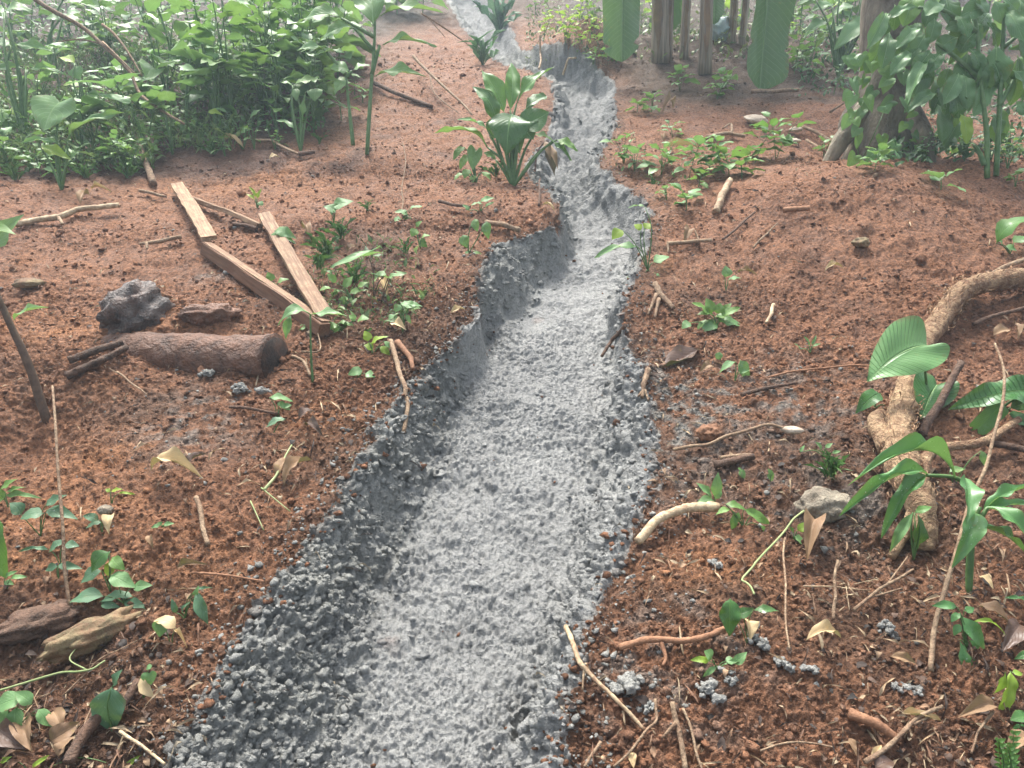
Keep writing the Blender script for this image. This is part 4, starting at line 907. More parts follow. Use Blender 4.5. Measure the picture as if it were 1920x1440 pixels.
# low growth under the tree and shrub
GZ = (P2 - CAM) @ FW; GU = 960 + FPX * (P2 @ RT) / np.maximum(GZ, .05); GV = 720 - FPX * ((P2 - CAM) @ UP) / np.maximum(GZ, .05)
def region(fn): return np.nonzero(fn(GU, GV) & (y > 1))[0]
def base_in(fn, n, key=None):
    ids = region(fn); wts = 1 / (GZ[ids] ** 0 + 0); return [P2[i] for i in rng.choice(ids, n)]
def uvof(p): z = np.dot(p - CAM, FW); return 960 + FPX * p[0] / z, 720 - FPX * np.dot(p - CAM, UP) / z
ORD = 'leftmost second third fourth fifth sixth seventh eighth ninth tenth eleventh twelfth thirteenth fourteenth fifteenth sixteenth'.split()
def field_weeds(fn, n, lab, group, hr, Lr, nl=(7, 12), mats=('weed',), shapes=('ovate',), name='leafy_weed', stems=(1, 3), **kw):
    us = sorted((uvof(p) for p in base_in(fn, n)), key=lambda q: q[0])
    for k_, (u, v) in enumerate(us):
        lb = lab
        if n <= 16: lb = lab + (', leftmost of its row' if k_ == 0 else (', rightmost of its row' if k_ == n - 1 else ', %s from the left' % ORD[k_]))
        weed(lb, (u, v), random.uniform(*hr), random.randint(*nl), random.uniform(*Lr), random.uniform(.4, .65), random.choice(shapes), random.choice(mats), name, 'plant', group, random.randint(*stems), **kw)
field_weeds(lambda u, v: (u > 1640) & (u < 1900) & (v > 268) & (v < 318), 13, 'low dark leafy weed under the upper right shrub', 'weeds under the upper right shrub', (.1, .2), (.07, .12), mats=('shrub', 'weed', 'glossy'), spread=.5)
field_weeds(lambda u, v: (u > 1480) & (u < 1600) & (v > 95) & (v < 180), 8, 'small dark weed on the shaded ground left of the tree', 'weeds left of the tree', (.1, .25), (.08, .13), mats=('shrub', 'weed'), spread=.5)
field_weeds(lambda u, v: (u > 1880) & (v > 270) & (v < 330), 3, 'small weed at the right edge beside the shrub stems', 'weeds right of the shrub stems', (.1, .2), (.08, .12), mats=('shrub', 'pale'))
field_weeds(lambda u, v: (u > 1440) & (u < 1920) & (v > -10) & (v < 70), 16, 'hazy bush far up the slope behind the tree', 'bushes behind the tree', (.5, 1.2), (.28, .45), (12, 18), mats=('weed', 'taro', 'yellow'), rad=.008)
# terrace weeds right of the channel: (label, base, height, leaves, leaf length, material, pairs)
for lab, b_, h_, n_, L_, mt in [
    ('leafy seedling right of the channel below the hanging banana leaf', (1222, 208), .12, 8, .10, 'pale'), ('low spreading weed at the channel lip under the banana clump', (1195, 206), .07, 7, .09, 'weed'),
    ('pale leafed weed in front of the brown banana stem', (1275, 165), .16, 9, .12, 'pale'), ('dark bushy weed between the banana stem and the long hanging leaf', (1345, 180), .16, 14, .11, 'weed'), ('light leafed weed right of the brown banana stem', (1362, 160), .14, 8, .12, 'pale'),
    ('small two leaf seedling alone on bare soil above the weed row', (1262, 252), .08, 4, .09, 'pale'), ('yellow tipped weed at the channel edge, leftmost of the weed row', (1170, 300), .17, 10, .10, 'taro'), ('pale weed at the channel edge with a silvery leaf', (1190, 318), .13, 9, .10, 'pale'),
    ('bright leafy weed in the middle of the weed row', (1240, 322), .17, 11, .11, 'taro'), ('bushy weed with glossy pointed leaves near the middle of the weed row', (1292, 330), .19, 14, .11, 'pale'), ('leaning weed right of the middle of the weed row', (1328, 322), .17, 12, .11, 'taro'),
    ('broad bright leafed plant below the cream stone slab', (1415, 300), .20, 9, .15, 'glossylight'), ('taller broad leafed plant right of the cream stone slab', (1455, 295), .24, 9, .14, 'glossylight'), ('low plant with folded leaves at the right end of the weed row', (1368, 325), .11, 8, .13, 'weed'), ('striped leaf plant between the weed row and the stone chips', (1392, 328), .10, 6, .12, 'weed'),
    ('weed in the shadow at the lip of the right mound', (1310, 345), .08, 6, .07, 'weed'), ('pale drooping leafed weed under the weed row', (1288, 385), .07, 5, .11, 'pale'), ('small weed beside the dark hollow at the channel edge', (1250, 368), .06, 5, .06, 'taro'), ('small weed by the bent stick at the foot of the boulder', (1545, 290), .11, 8, .08, 'taro'), ('weed with bright leaves beside the grey boulder', (1640, 318), .15, 10, .10, 'taro'),
    ('single pale leaf seedling on the crest of the right mound', (1765, 350), .06, 2, .12, 'pale'), ('small sprout at the crest of the mound by the right edge', (1905, 345), .08, 5, .08, 'taro')]:
    weed(lab, b_, h_ * 1.1, n_ + 3, L_ * 1.35, .68, 'ovate', mt, 'leafy_weed', 'plant', 'weeds on the right terrace', random.choice((1, 2, 3)) if n_ > 4 else 1, spread=.6, droop=.2, rad=.003)
# yellow green shrub on the bank above the channel
for k_, (u, v, h_, n_, mt) in enumerate([(1020, 70, .32, 26, 'yellow'), (1060, 82, .34, 30, 'yellow'), (1098, 90, .30, 30, 'yellow'), (1130, 92, .26, 22, 'yellow'), (1040, 40, .4, 24, 'taro'), (1085, 45, .35, 24, 'yellow'), (1120, 50, .35, 20, 'taro'), (1005, 25, .4, 18, 'taro'), (1150, 110, .16, 12, 'weed'), (1112, 122, .14, 12, 'weed')]):
    weed(['yellow green bush at the left end of the bank above the channel', 'bright yellow green bush on the bank, second from the left', 'yellow green bush at the front of the bank top', 'yellow green bush touching the hanging torn banana leaf', 'green bush behind the yellow ones on the bank', 'small yellow bush at the back of the bank', 'green bush behind the torn banana leaf', 'green bush beside the hazy upper channel', 'low green weed below the torn banana leaf', 'low dusty weed hanging over the channel head'][k_],
         (u, v), h_, n_, .12, .55, 'ovate', mt, 'bush', 'bush', 'bushes on the bank above the channel', 3, spread=.7, rad=.003, low=.3)
tuft('blade leafed grass clump overhanging the upper channel', (905, 118), 22, .38, .022, green=((.06, .16, .06), (.12, .26, .10)), name='grass_clump')
tuft('pale arching blade plant beside the hazy upper channel', (935, 62), 20, .55, .045, green=((.08, .18, .10), (.16, .3, .16)), name='grass_clump')
tuft('thin grass at the foot of the glossy clump', (930, 330), 16, .12, .005)

# ================================================================== UPPER LEFT THICKET
thk = lambda u, v: ((u < 290) & (v < 325)) | ((u >= 290) & (u < 440) & (v < 290)) | ((u >= 440) & (u < 610) & (v < 262)) | ((u >= 610) & (u < 700) & (v < 70))
G1 = 'leafy weeds in the upper left thicket'
field_weeds(lambda u, v: (u > 330) & (u < 600) & (v > 190) & (v < 262), 16, 'dense leafy bush in the hazy thicket', G1, (.5, .95), (.22, .36), (15, 22), mats=('shrub', 'weed', 'pale', 'weed'), rad=.007, stems=(2, 3), spread=.3)
field_weeds(lambda u, v: (u > 300) & (u < 640) & (v > 60) & (v < 190), 16, 'tall pale bush fading into the haze behind the thicket', 'hazy bushes at the back of the thicket', (.6, 1.2), (.32, .5), (12, 18), mats=('weed', 'taro', 'pale'), rad=.008, stems=(1, 3))
field_weeds(lambda u, v: (u > 0) & (u < 330) & (v > 0) & (v < 130), 16, 'shaded bush far back behind the bare branch', 'shaded bushes behind the bare branch', (.35, .8), (.2, .36), (10, 16), mats=('shrub', 'weed'), rad=.007)
field_weeds(lambda u, v: (u > 0) & (u < 165) & (v > 150) & (v < 330), 14, 'small leafy weed under the taros near the left edge', 'weeds under the taros', (.12, .3), (.09, .16), (8, 14), mats=('weed', 'pale', 'taro'), shapes=('ovate', 'lance'), spread=.5)
field_weeds(lambda u, v: (u > 165) & (u < 330) & (v > 150) & (v < 330), 14, 'small leafy weed under the bare branch', 'weeds under the bare branch', (.12, .3), (.09, .16), (8, 14), mats=('weed', 'pale', 'taro'), shapes=('ovate', 'lance'), spread=.5)
field_weeds(lambda u, v: (u > 330) & (u < 600) & (v > 255) & (v < 292), 7, 'low weed along the front edge of the thicket', 'weeds at the front edge of the thicket', (.08, .2), (.06, .1), (6, 10), mats=('weed', 'taro'), spread=.5)
field_weeds(lambda u, v: (u > 600) & (u < 960) & (v > -60) & (v < 40), 14, 'washed out bush at the very top in the haze', 'bushes at the top in the haze', (.5, 1.0), (.32, .5), (9, 14), mats=('taro', 'pale'), rad=.008)
field_weeds(lambda u, v: (u > -60) & (u < 960) & (v > -160) & (v < -20), 16, 'far bush beyond the upper edge of the thicket', 'far bushes up the slope', (.8, 1.6), (.3, .5), (8, 12), mats=('weed', 'shrub', 'taro'), rad=.01)
field_weeds(lambda u, v: (u > 1150) & (u < 1900) & (v > -130) & (v < 0), 16, 'tall far bush behind the banana stems', 'far bushes behind the banana clump', (.8, 1.5), (.3, .55), (12, 18), mats=('weed', 'yellow', 'taro'), rad=.01)
field_weeds(lambda u, v: (u > 1180) & (u < 1500) & (v > 20) & (v < 95), 12, 'low bright weed among the banana stems', 'weeds among the banana stems', (.15, .4), (.14, .24), (8, 13), mats=('weed', 'yellow', 'shrub', 'taro'), spread=.5)
field_weeds(lambda u, v: (u > 1440) & (u < 1600) & (v > 40) & (v < 150), 8, 'leafy weed on the shaded ground beside the long hanging leaf', 'weeds beside the long hanging leaf', (.15, .4), (.12, .22), (8, 13), mats=('weed', 'shrub', 'pale'), spread=.5)
field_weeds(lambda u, v: (u > 600) & (u < 690) & (v > 140) & (v < 235), 5, 'small weed beside the tall two stemmed taro', 'weeds beside the tall taro', (.1, .25), (.1, .16), (5, 8), mats=('weed', 'taro'))
field_weeds(lambda u, v: (u > -20) & (u < 330) & (v > 130) & (v < 290), 9, 'broad leaved young taro among the small weeds', 'young taros in the thicket', (.25, .5), (.26, .38), (4, 6), mats=('taro', 'pale'), shapes=('heart',), name='taro_plant', stems=(3, 4), rad=.007, low=.85, droop=.5, spread=.5)
field_weeds(lambda u, v: (u > 330) & (u < 600) & (v > 150) & (v < 258), 7, 'broad leaved taro standing in front of the hazy bushes', 'taros before the hazy bushes', (.4, .8), (.3, .45), (4, 6), mats=('taro', 'pale'), shapes=('heart',), name='taro_plant', stems=(3, 4), rad=.008, low=.85, droop=.5, spread=.4)
# ground cover
def cover(name, label, ids, n, Ls, kinds, cols, lift=.0, tilt=(.1, 1.2), wr=.45):
    it = []
    for i in rng.choice(ids, n):
        a = random.uniform(0, 6.28); el = random.uniform(*tilt); kd = random.choice(kinds)
        dv = A([math.cos(a) * math.cos(el), math.sin(a) * math.cos(el), math.sin(el)]); xv, yv, zv = basis(dv, (0, -.2, 1), random.uniform(-.5, .5)); l_ = random.uniform(*Ls)
        f = random.random(); c = A(cols[0]) * (1 - f) + A(cols[1]) * f
        it.append((random.choice(TPL[kd]), P2[i] + A([0, 0, random.uniform(0, lift)]), xv, yv, zv, l_ * (wr if kd != 'blade' else .06), l_, l_, c * random.uniform(.7, 1.25)))
    return merged(name, it, M['cover'], None, label, 'ground cover', 'stuff')
ids = region(lambda u, v: thk(u, v) & (v > -40) & (u > -150))
cover('ground_cover', 'tangle of small green leaves covering the thicket floor', ids, 6000, (.035, .09), ('ovate', 'lance'), ((.06, .14, .035), (.16, .30, .08)), .13)
ids = region(lambda u, v: thk(u, v) & (u < 480) & (v > 90) & (u > -150))
cover('thicket_grass', 'fine grass blades and creepers tangled in the thicket', ids, 3600, (.06, .2), ('blade',), ((.09, .16, .04), (.24, .34, .11)), .04, (.2, 1.3))
ids = region(lambda u, v: (u > 1490) & (u < 2000) & (v > 40) & (v < 318) & ((u > 1650) | (v < 190)))
cover('shade_plants', 'small dark leaves on the ground under the tree and shrub', ids, 2200, (.03, .08), ('ovate', 'heart'), ((.035, .10, .035), (.11, .23, .08)), .12)
ids = region(lambda u, v: (u > 1170) & (u < 1560) & (v > -20) & (v < 125))
cover('banana_undergrowth', 'small leaves and scraps on the ground under the banana clump', ids, 1100, (.04, .10), ('ovate', 'lance', 'blade'), ((.06, .12, .035), (.24, .30, .09)), .1)
ids = region(lambda u, v: (u > 985) & (u < 1180) & (v > 20) & (v < 128))
cover('bank_creepers', 'thin dusty creepers on the bank above the channel', ids, 1500, (.02, .06), ('ovate', 'blade'), ((.05, .09, .04), (.2, .28, .08)), .08)
ids = region(lambda u, v: ((u - 690) ** 2 / 130 ** 2 + (v - 540) ** 2 / 90 ** 2 < 1) | ((u - 1250) ** 2 / 130 ** 2 + (v - 315) ** 2 / 25 ** 2 < 1))
cover('weed_tangle', 'thin stems and tiny leaves of trampled weeds among the soil', ids, 420, (.02, .07), ('ovate', 'blade', 'blade'), ((.06, .13, .04), (.2, .3, .1)), .03)
# bare branches over the thicket
def branch3(label, pts, r, mat='twig', subs=()):
    W_ = [at(*q) for q in pts]; o = tube('bare_branch', W_, [r, r * .8, r * .5], M[mat], None, None, 8, .15, 2, 5); tag(o, label, 'branch')
    for s_ in subs: tube('twig', [at(*q) for q in s_], [r * .5, r * .25], M[mat], o, W_[0], 6, .15, 3, 4)
    return o
branch3('long pale bare branch slanting down through the thicket', [(40, -20, 5.4), (90, 15, 5.45), (150, 48, 5.5), (190, 82, 5.5), (240, 130, 5.45), (262, 175, 5.4), (300, 205, 5.2), (345, 232, 5.05)], .017, 'twig', [[(190, 82, 5.5), (150, 74, 5.5), (110, 78, 5.5)], [(192, 78, 5.5), (235, 120, 5.4), (255, 140, 5.4)]])
branch3('short pale bare branch beside the long one in the thicket', [(192, 46, 5.7), (215, 65, 5.65), (240, 98, 5.6), (266, 142, 5.55)], .012)
branch3('thin leaning stem in the hazy part of the thicket', [(296, 15, 6.0), (312, 65, 6.0), (326, 130, 5.95)], .010, 'stem')
branch3('long fallen branch on the slope behind the glossy clump', [(775, 105, 6.9), (790, 122, 6.7), (830, 160, 6.25), (868, 195, 5.95), (885, 215, 5.8)], .014, 'twig', [[(806, 140, 6.5), (815, 175, 6.2), (860, 212, 5.85)]])
branch3('thin bare twigs reaching over the slope in the haze', [(790, 25, 7.8), (830, 50, 8), (880, 85, 8.2)], .012, 'twig', [[(800, 30, 7.8), (835, 70, 7.9)]])
stick('dark half buried branch across the slope behind the tall taro', [(700, 160, .02), (740, 178, .02), (810, 200, .0)], 5, 4, 'twigdark')

# ================================================================== SAPLING, SMALL SEEDLINGS ON THE SOIL
sp = hit(88, 782); rt_ = empty('sapling', sp, 'bare brown sapling stem with one small leaf at the left edge', 'sapling'); zs = depth(sp)
tube('stem', [sp - A([0, 0, .03]), at(52, 680, zs - .02), at(20, 610, zs - .03), at(-25, 510, zs - .05), at(-80, 380, zs)], [.017, .014, .011, .008], M['brownstem'], rt_, sp, 9, .12, 1)
leaf(rt_, at(24, 602, zs - .03), at(92, 576, zs - .06), 24 * zs / FPX, 'lance', 'taro', UPH, .1, .2); leaf(rt_, at(-60, 430, zs), at(30, 440, zs - .1), .1, 'ovate', 'weed')
plant('large bright leaf cut by the left edge above the pale branch', (-30, 520), [(-20, 470, 45, 402, 50, dict(mat='taro', hint=(.3, -.8, .5)))], r=2)
plant('big dark green leaf cut by the left frame edge low down', (-60, 1100), [(-30, 960, 12, 1085, 70, dict(mat='glossylight', hint=(.4, -.9, .2))), (-20, 990, 10, 930, 40, dict(mat='glossy'))], r=3)
for lab, b_, lv, op in [
  ('four leaf vine with mortar flecks beside the thin upright twig', (75, 1000), [(88, 955, 140, 972, 22), (85, 948, 122, 930, 18), (82, 962, 42, 972, 26), (40, 965, 20, 945, 22)], dict(mat='dusty')),
  ('strap leafed grass like plant at the left edge above the vines', (15, 945), [(5, 930, 72, 934, 10, dict(mat='taro', shape='lance')), (10, 925, 45, 915, 8, dict(shape='lance')), (0, 920, 30, 900, 12, dict(shape='lance')), (8, 938, -10, 915, 16)], dict(mat='weed')),
  ('two small leaves in front of the grey stone', (190, 990), [(186, 975, 158, 968, 14), (190, 980, 163, 990, 12)], dict(mat='dusty')),
  ('three leaf seedling behind the lower part of the upright twig', (112, 1050), [(122, 1020, 146, 1024, 15), (120, 1015, 94, 1034, 18), (92, 1030, 40, 1034, 8)], dict(mat='dusty')),
  ('pair of leaves below the three leaf seedling', (110, 1085), [(108, 1060, 150, 1066, 14), (108, 1062, 87, 1070, 14)], dict(mat='dusty')),
  ('small sprig at the left edge below the big dark leaf', (12, 1100), [(10, 1082, 30, 1072, 10), (20, 1084, 48, 1082, 10), (8, 1090, 24, 1096, 10)], dict(mat='pale')),
  ('arching dark leaves over the mossy wood chunk', (205, 1100), [(205, 1034, 175, 1070, 30, dict(mat='glossy')), (210, 1045, 232, 1066, 20, dict(mat='weed')), (190, 1070, 155, 1092, 24), (200, 1080, 215, 1050, 20, dict(mat='yellow'))], dict(mat='dusty')),
  ('broad dusty vine leaves lying above the mossy wood chunk', (230, 1120), [(207, 1078, 250, 1100, 28, dict(mat='pale')), (250, 1100, 282, 1098, 18, dict(mat='pale')), (250, 1118, 192, 1128, 20), (195, 1118, 135, 1130, 26), (232, 1128, 272, 1140, 18), (190, 1130, 222, 1138, 14)], dict(mat='dusty')),
  ('little bright sprout left of the yellow curled leaf', (206, 930), [(206, 922, 198, 918, 8), (208, 922, 228, 918, 8), (222, 925, 250, 927, 5, dict(shape='lance'))], dict(mat='yellow')),
  ('tiny pale four leaf sprout on open soil', (308, 990), [(302, 985, 285, 990, 8), (304, 984, 296, 980, 7), (306, 984, 325, 982, 8)], dict(mat='pale')),
  ('drooping pointed leaf beside the channel edge at the left', (345, 1150), [(368, 1108, 388, 1165, 18, dict(hint=FACE, shape='lance')), (366, 1120, 372, 1100, 10, dict(mat='taro')), (370, 1104, 396, 1102, 5), (330, 1150, 322, 1125, 10), (340, 1148, 355, 1130, 8)], dict(mat='dusty')),
  ('pale blotched leaf beside the curled yellow strip', (320, 1200), [(330, 1178, 292, 1166, 24, dict(mat='drypale', bulge=.2)), (305, 1170, 300, 1192, 22, dict(mat='pale', shape='heart'))], dict(mat='pale')),
  ('large dusty oval vine leaf hanging at the lower left', (208, 1360), [(209, 1288, 211, 1362, 54, dict(hint=FACE, shape='ovate', hi=True)), (212, 1285, 228, 1258, 18)], dict(mat='dusty', r=1.6)),
  ('blotched heart leaf pair right of the dusty oval leaf', (268, 1310), [(262, 1272, 287, 1305, 18, dict(hint=FACE, mat='drypale')), (280, 1262, 283, 1282, 20, dict(shape='heart', hint=FACE)), (285, 1248, 275, 1255, 10)], dict(mat='pale')),
  ('spreading pale leafed weed in the bottom left corner', (20, 1370), [(40, 1310, -10, 1330, 34), (30, 1325, 35, 1378, 26, dict(hint=FACE)), (15, 1330, -5, 1380, 22, dict(hint=FACE)), (70, 1330, 100, 1360, 20), (60, 1320, 30, 1300, 22), (75, 1335, 88, 1350, 18)], dict(mat='pale')),
  ('two yellow green blades at the bottom left edge', (60, 1438), [(60, 1440, 90, 1418, 8, dict(mat='yellow', shape='lance')), (0, 1430, 20, 1420, 8, dict(mat='yellow', shape='lance')), (232, 1440, 262, 1418, 8, dict(mat='yellow', shape='lance'))], dict(mat='yellow')),
  ('small plant with a pointed leaf below the log end', (520, 775), [(505, 745, 545, 752, 15), (520, 755, 542, 768, 13), (530, 762, 545, 760, 12)], dict(mat='pale')),
  ('low oval leaf sprout beside the curled bark', (510, 800), [(535, 785, 502, 800, 16)], dict(mat='dusty')),
  ('yellow green sprout draped on the pale root by the channel', (698, 660), [(690, 640, 684, 622, 16), (695, 645, 725, 632, 14), (700, 655, 684, 648, 14), (712, 650, 730, 665, 14), (720, 640, 735, 655, 10, dict(mat='pale')), (735, 665, 745, 680, 10, dict(mat='pale'))], dict(mat='yellow')),
  ('two round pale leaves flat on the soil below the umbrella leaf', (668, 705), [(680, 695, 655, 702, 18), (685, 700, 702, 706, 16)], dict(mat='pale', spread=.1)),
  ('leafy weed at the lower end of the planks', (635, 620), [(632, 608, 612, 618, 16), (636, 606, 660, 610, 14), (670, 600, 690, 598, 20), (665, 602, 655, 592, 14), (640, 612, 625, 625, 12), (575, 612, 560, 618, 16)], dict(mat='weed')),
  ('weed with toothed leaf above the rotting bark by the channel', (755, 615), [(750, 570, 785, 578, 16), (752, 572, 742, 585, 14), (765, 572, 790, 575, 10), (740, 590, 730, 600, 12), (762, 590, 770, 605, 8)], dict(mat='pale')),
  ('leafy tangle at the middle of the weed patch left of the channel', (660, 560), [(640, 545, 620, 560, 14), (645, 540, 660, 520, 16), (655, 550, 680, 545, 14), (650, 555, 640, 575, 16), (630, 530, 615, 515, 12), (670, 540, 690, 530, 12), (690, 560, 705, 575, 12), (620, 540, 600, 545, 12)], dict(mat='weed')),
  ('striped oval leaf seedling between beam and nicked plank', (520, 535), [(508, 528, 502, 512, 16), (520, 530, 540, 524, 14)], dict(mat='weed')),
  ('small upright two leaf seedling right of the nicked plank', (568, 525), [(566, 522, 565, 506, 8), (569, 522, 572, 508, 8)], dict(mat='taro')),
  ('twin leaf seedling above the nicked plank', (625, 415), [(628, 395, 608, 388, 16, dict(shape='heart')), (632, 385, 660, 378, 22, dict(shape='heart')), (625, 392, 622, 402, 8)], dict(mat='pale')),
  ('thin stalked weed with a round top leaf in mid slope', (752, 410), [(768, 392, 790, 388, 16), (765, 402, 742, 398, 14), (752, 410, 738, 415, 12), (770, 405, 760, 418, 12)], dict(mat='pale')),
  ('darker weed below the round top leaf in mid slope', (788, 460), [(782, 430, 772, 442, 16), (790, 445, 805, 442, 14), (788, 448, 800, 462, 14, dict(hint=FACE)), (780, 425, 790, 415, 10)], dict(mat='weed')),
  ('pale drooping leaf weed at the top edge of the mortar ledge', (878, 468), [(868, 440, 875, 462, 18, dict(hint=FACE)), (890, 410, 895, 432, 14, dict(hint=FACE)), (912, 415, 916, 445, 16, dict(hint=FACE)), (885, 475, 870, 482, 12), (875, 478, 900, 476, 20, dict(mat='weed'))], dict(mat='taro')),
  ('yellowish weed right of the dead twig on the slope crest', (900, 395), [(900, 378, 925, 372, 12), (905, 382, 885, 385, 10), (910, 388, 925, 380, 10), (880, 395, 868, 385, 8)], dict(mat='pale')),
  ('tiny two sprig weed near the thin board', (482, 385), [(480, 370, 468, 352, 6), (482, 372, 490, 355, 6), (478, 375, 462, 365, 6), (486, 378, 492, 385, 12, dict(mat='pale'))], dict(mat='yellow')),
  ('seedling with toothed leaves leaning over the channel on the right', (1215, 500), [(1168, 432, 1150, 448, 20, dict(mat='yellow')), (1202, 432, 1190, 422, 20, dict(mat='yellow')), (1208, 428, 1218, 420, 16, dict(mat='yellow')), (1195, 462, 1122, 482, 18), (1225, 492, 1252, 482, 22, dict(mat='pale')), (1208, 515, 1178, 520, 14), (1222, 516, 1242, 518, 12), (1210, 388, 1180, 390, 8)], dict(mat='pale', r=1.3)),
  ('small round leaf seedling alone on the right mound', (1362, 535), [(1360, 520, 1360, 500, 18), (1365, 525, 1388, 522, 12)], dict(mat='pale')),
  ('bushy fern like weed on the right slope', (1342, 610), [(1330, 590, 1300, 570, 18), (1335, 588, 1325, 562, 18), (1345, 588, 1350, 570, 20), (1352, 592, 1385, 578, 16), (1330, 600, 1308, 618, 12), (1340, 600, 1322, 622, 18), (1350, 602, 1390, 612, 24, dict(mat='pale')), (1345, 606, 1318, 620, 22, dict(mat='pale')), (1295, 605, 1280, 615, 16, dict(mat='pale')), (1345, 595, 1360, 600, 20), (1338, 590, 1310, 590, 14), (1355, 585, 1370, 570, 12), (1340, 595, 1370, 595, 16)], dict(mat='weed')),
  ('pale sprout hanging under the bushy weed on the right slope', (1352, 670), [(1350, 660, 1346, 675, 12, dict(hint=FACE))], dict(mat='pale')),
  ('two leaf seedling with a white edged leaf on the right slope', (1378, 710), [(1380, 678, 1352, 698, 14), (1388, 675, 1402, 708, 20, dict(hint=FACE)), (1385, 700, 1405, 695, 8)], dict(mat='pale')),
  ('tiny grassy sprig in the grey dusted soil', (1520, 655), [(1518, 648, 1508, 632, 5), (1522, 648, 1530, 630, 5), (1524, 650, 1538, 645, 5), (1500, 655, 1490, 645, 5)], dict(mat='pale')),
  ('glossy leaf plant at the right edge beside the mound', (1895, 468), [(1868, 456, 1935, 412, 34, dict(bulge=.25, hint=UPH)), (1885, 462, 1905, 470, 18), (1880, 458, 1870, 450, 12), (1900, 455, 1925, 445, 20)], dict(mat='glossylight')),
  ('star shaped bright seedling beside the white root', (1340, 945), [(1335, 935, 1308, 908, 12, dict(shape='lance')), (1340, 932, 1346, 890, 16, dict(shape='lance')), (1338, 938, 1310, 942, 14, dict(shape='lance')), (1342, 936, 1350, 915, 12)], dict(mat='pale')),
  ('lying leafy sprig with drooping blades right of the white root', (1395, 985), [(1360, 945, 1395, 955, 14, dict(shape='lance')), (1395, 955, 1438, 980, 18, dict(shape='lance')), (1425, 985, 1442, 1008, 14, dict(shape='lance')), (1370, 955, 1345, 965, 12), (1375, 962, 1372, 998, 12, dict(hint=FACE)), (1385, 960, 1378, 985, 10, dict(hint=FACE)), (1410, 965, 1430, 970, 10)], dict(mat='weed')),
  ('tiny bright two leaf sprout in the litter above the white root', (1445, 905), [(1442, 885, 1448, 900, 12, dict(hint=FACE)), (1446, 892, 1440, 880, 8)], dict(mat='taro')),
  ('small sprout beside the dark litter pile', (1395, 890), [(1388, 880, 1396, 896, 12, dict(hint=FACE)), (1390, 882, 1384, 878, 6)], dict(mat='taro')),
  ('yellowing leaf seedling beside the folded brown leaf', (1490, 1015), [(1495, 995, 1520, 980, 16, dict(mat='yellow')), (1490, 1005, 1508, 1020, 16, dict(mat='pale')), (1488, 1000, 1480, 988, 8)], dict(mat='weed')),
  ('dark green drooping leaf on a broken stalk at lower right', (1405, 1195), [(1368, 1122, 1368, 1186, 34, dict(hint=(.3, -.9, .3), shape='ovate', hi=True)), (1375, 1155, 1410, 1142, 16, dict(shape='lance')), (1412, 1145, 1456, 1146, 14, dict(shape='lance'))], dict(mat='glossy')),
  ('wilted pale green sprig lying on the lower right soil', (1345, 1255), [(1335, 1235, 1322, 1222, 22, dict(mat='taro')), (1330, 1240, 1298, 1238, 12, dict(mat='yellow')), (1345, 1248, 1320, 1268, 8, dict(shape='lance')), (1360, 1240, 1378, 1238, 16), (1375, 1245, 1398, 1225, 16), (1350, 1250, 1395, 1240, 6, dict(shape='lance'))], dict(mat='pale', spread=.1)),
  ('drooping mortar flecked bamboo like seedling under the palm', (1812, 1215), [(1795, 1138, 1752, 1136, 14, dict(shape='lance')), (1800, 1155, 1842, 1212, 24, dict(shape='lance', hint=FACE)), (1800, 1200, 1802, 1290, 16, dict(shape='lance', hint=FACE)), (1805, 1205, 1832, 1308, 16, dict(shape='lance', hint=FACE)), (1808, 1145, 1825, 1140, 12), (1820, 1168, 1880, 1190, 5, dict(mat='yellow', shape='blade', bulge=.3)), (1800, 1150, 1785, 1165, 12), (1818, 1200, 1835, 1225, 12), (1800, 1170, 1790, 1190, 12)], dict(mat='palm')),
  ('light green ribbed seedling at the right edge low down', (1885, 1320), [(1895, 1258, 1876, 1338, 24, dict(shape='lance', hint=FACE, hi=True)), (1885, 1260, 1864, 1298, 14, dict(shape='lance', hint=FACE)), (1898, 1260, 1916, 1264, 12)], dict(mat='yellow')),
  ('dark leaf poking in at the right edge below the ribbed seedling', (1925, 1370), [(1930, 1345, 1898, 1350, 24), (1930, 1372, 1900, 1368, 18), (1935, 1225, 1905, 1235, 14)], dict(mat='glossy')),
  ('small leaf blade at the right edge below the palm leaves', (1925, 1150), [(1930, 1130, 1888, 1122, 10), (1925, 1240, 1905, 1232, 12, dict(mat='yellow'))], dict(mat='palm')),
  ('bright sprig between the thick root and the right edge', (1790, 900), [(1780, 885, 1808, 880, 12), (1840, 845, 1845, 870, 12, dict(hint=FACE))], dict(mat='taro')),
  ('tiny sprouts in the litter left of the thick root', (1545, 850), [(1540, 842, 1530, 830, 8), (1548, 840, 1560, 832, 8), (1500, 848, 1508, 836, 6), (1560, 850, 1575, 846, 6)], dict(mat='pale')),
]:
    kw = dict(r=1.2, spread=.3); kw.update(op); plant(lab, b_, [(q[0], q[1], q[2] + .12 * (q[2] - q[0]), q[3] + .12 * (q[3] - q[1]), q[4] * 1.3, *q[5:]) for q in lv], **kw)
# fern at the bottom right corner
fb = hit(1885, 1445); zf = depth(fb); fr_ = empty('fern', fb, 'bright small leafed fern in the bottom right corner', 'fern')
for k_, (u1, v1, du) in enumerate([(1870, 1385, 0), (1900, 1370, 0), (1890, 1400, 0)]):
    q0, q1 = at(1880 + 4 * k_, 1470, zf), at(u1, v1, zf - .04); tube('stem', [q0, (q0 + q1) / 2 + A([0, -.01, .01]), q1], [.002, .001], M['stem'], fr_, fb, 5)
    for i in range(9):
        f = (i + .5) / 9; c_ = q0 + (q1 - q0) * f
        for s_ in (-1, 1): leaf(fr_, c_, c_ + A([s_ * .024 * (1.1 - .6 * f), -.006, .012]), .011, 'ovate', 'glossylight', (0, -.7, .7), .1)

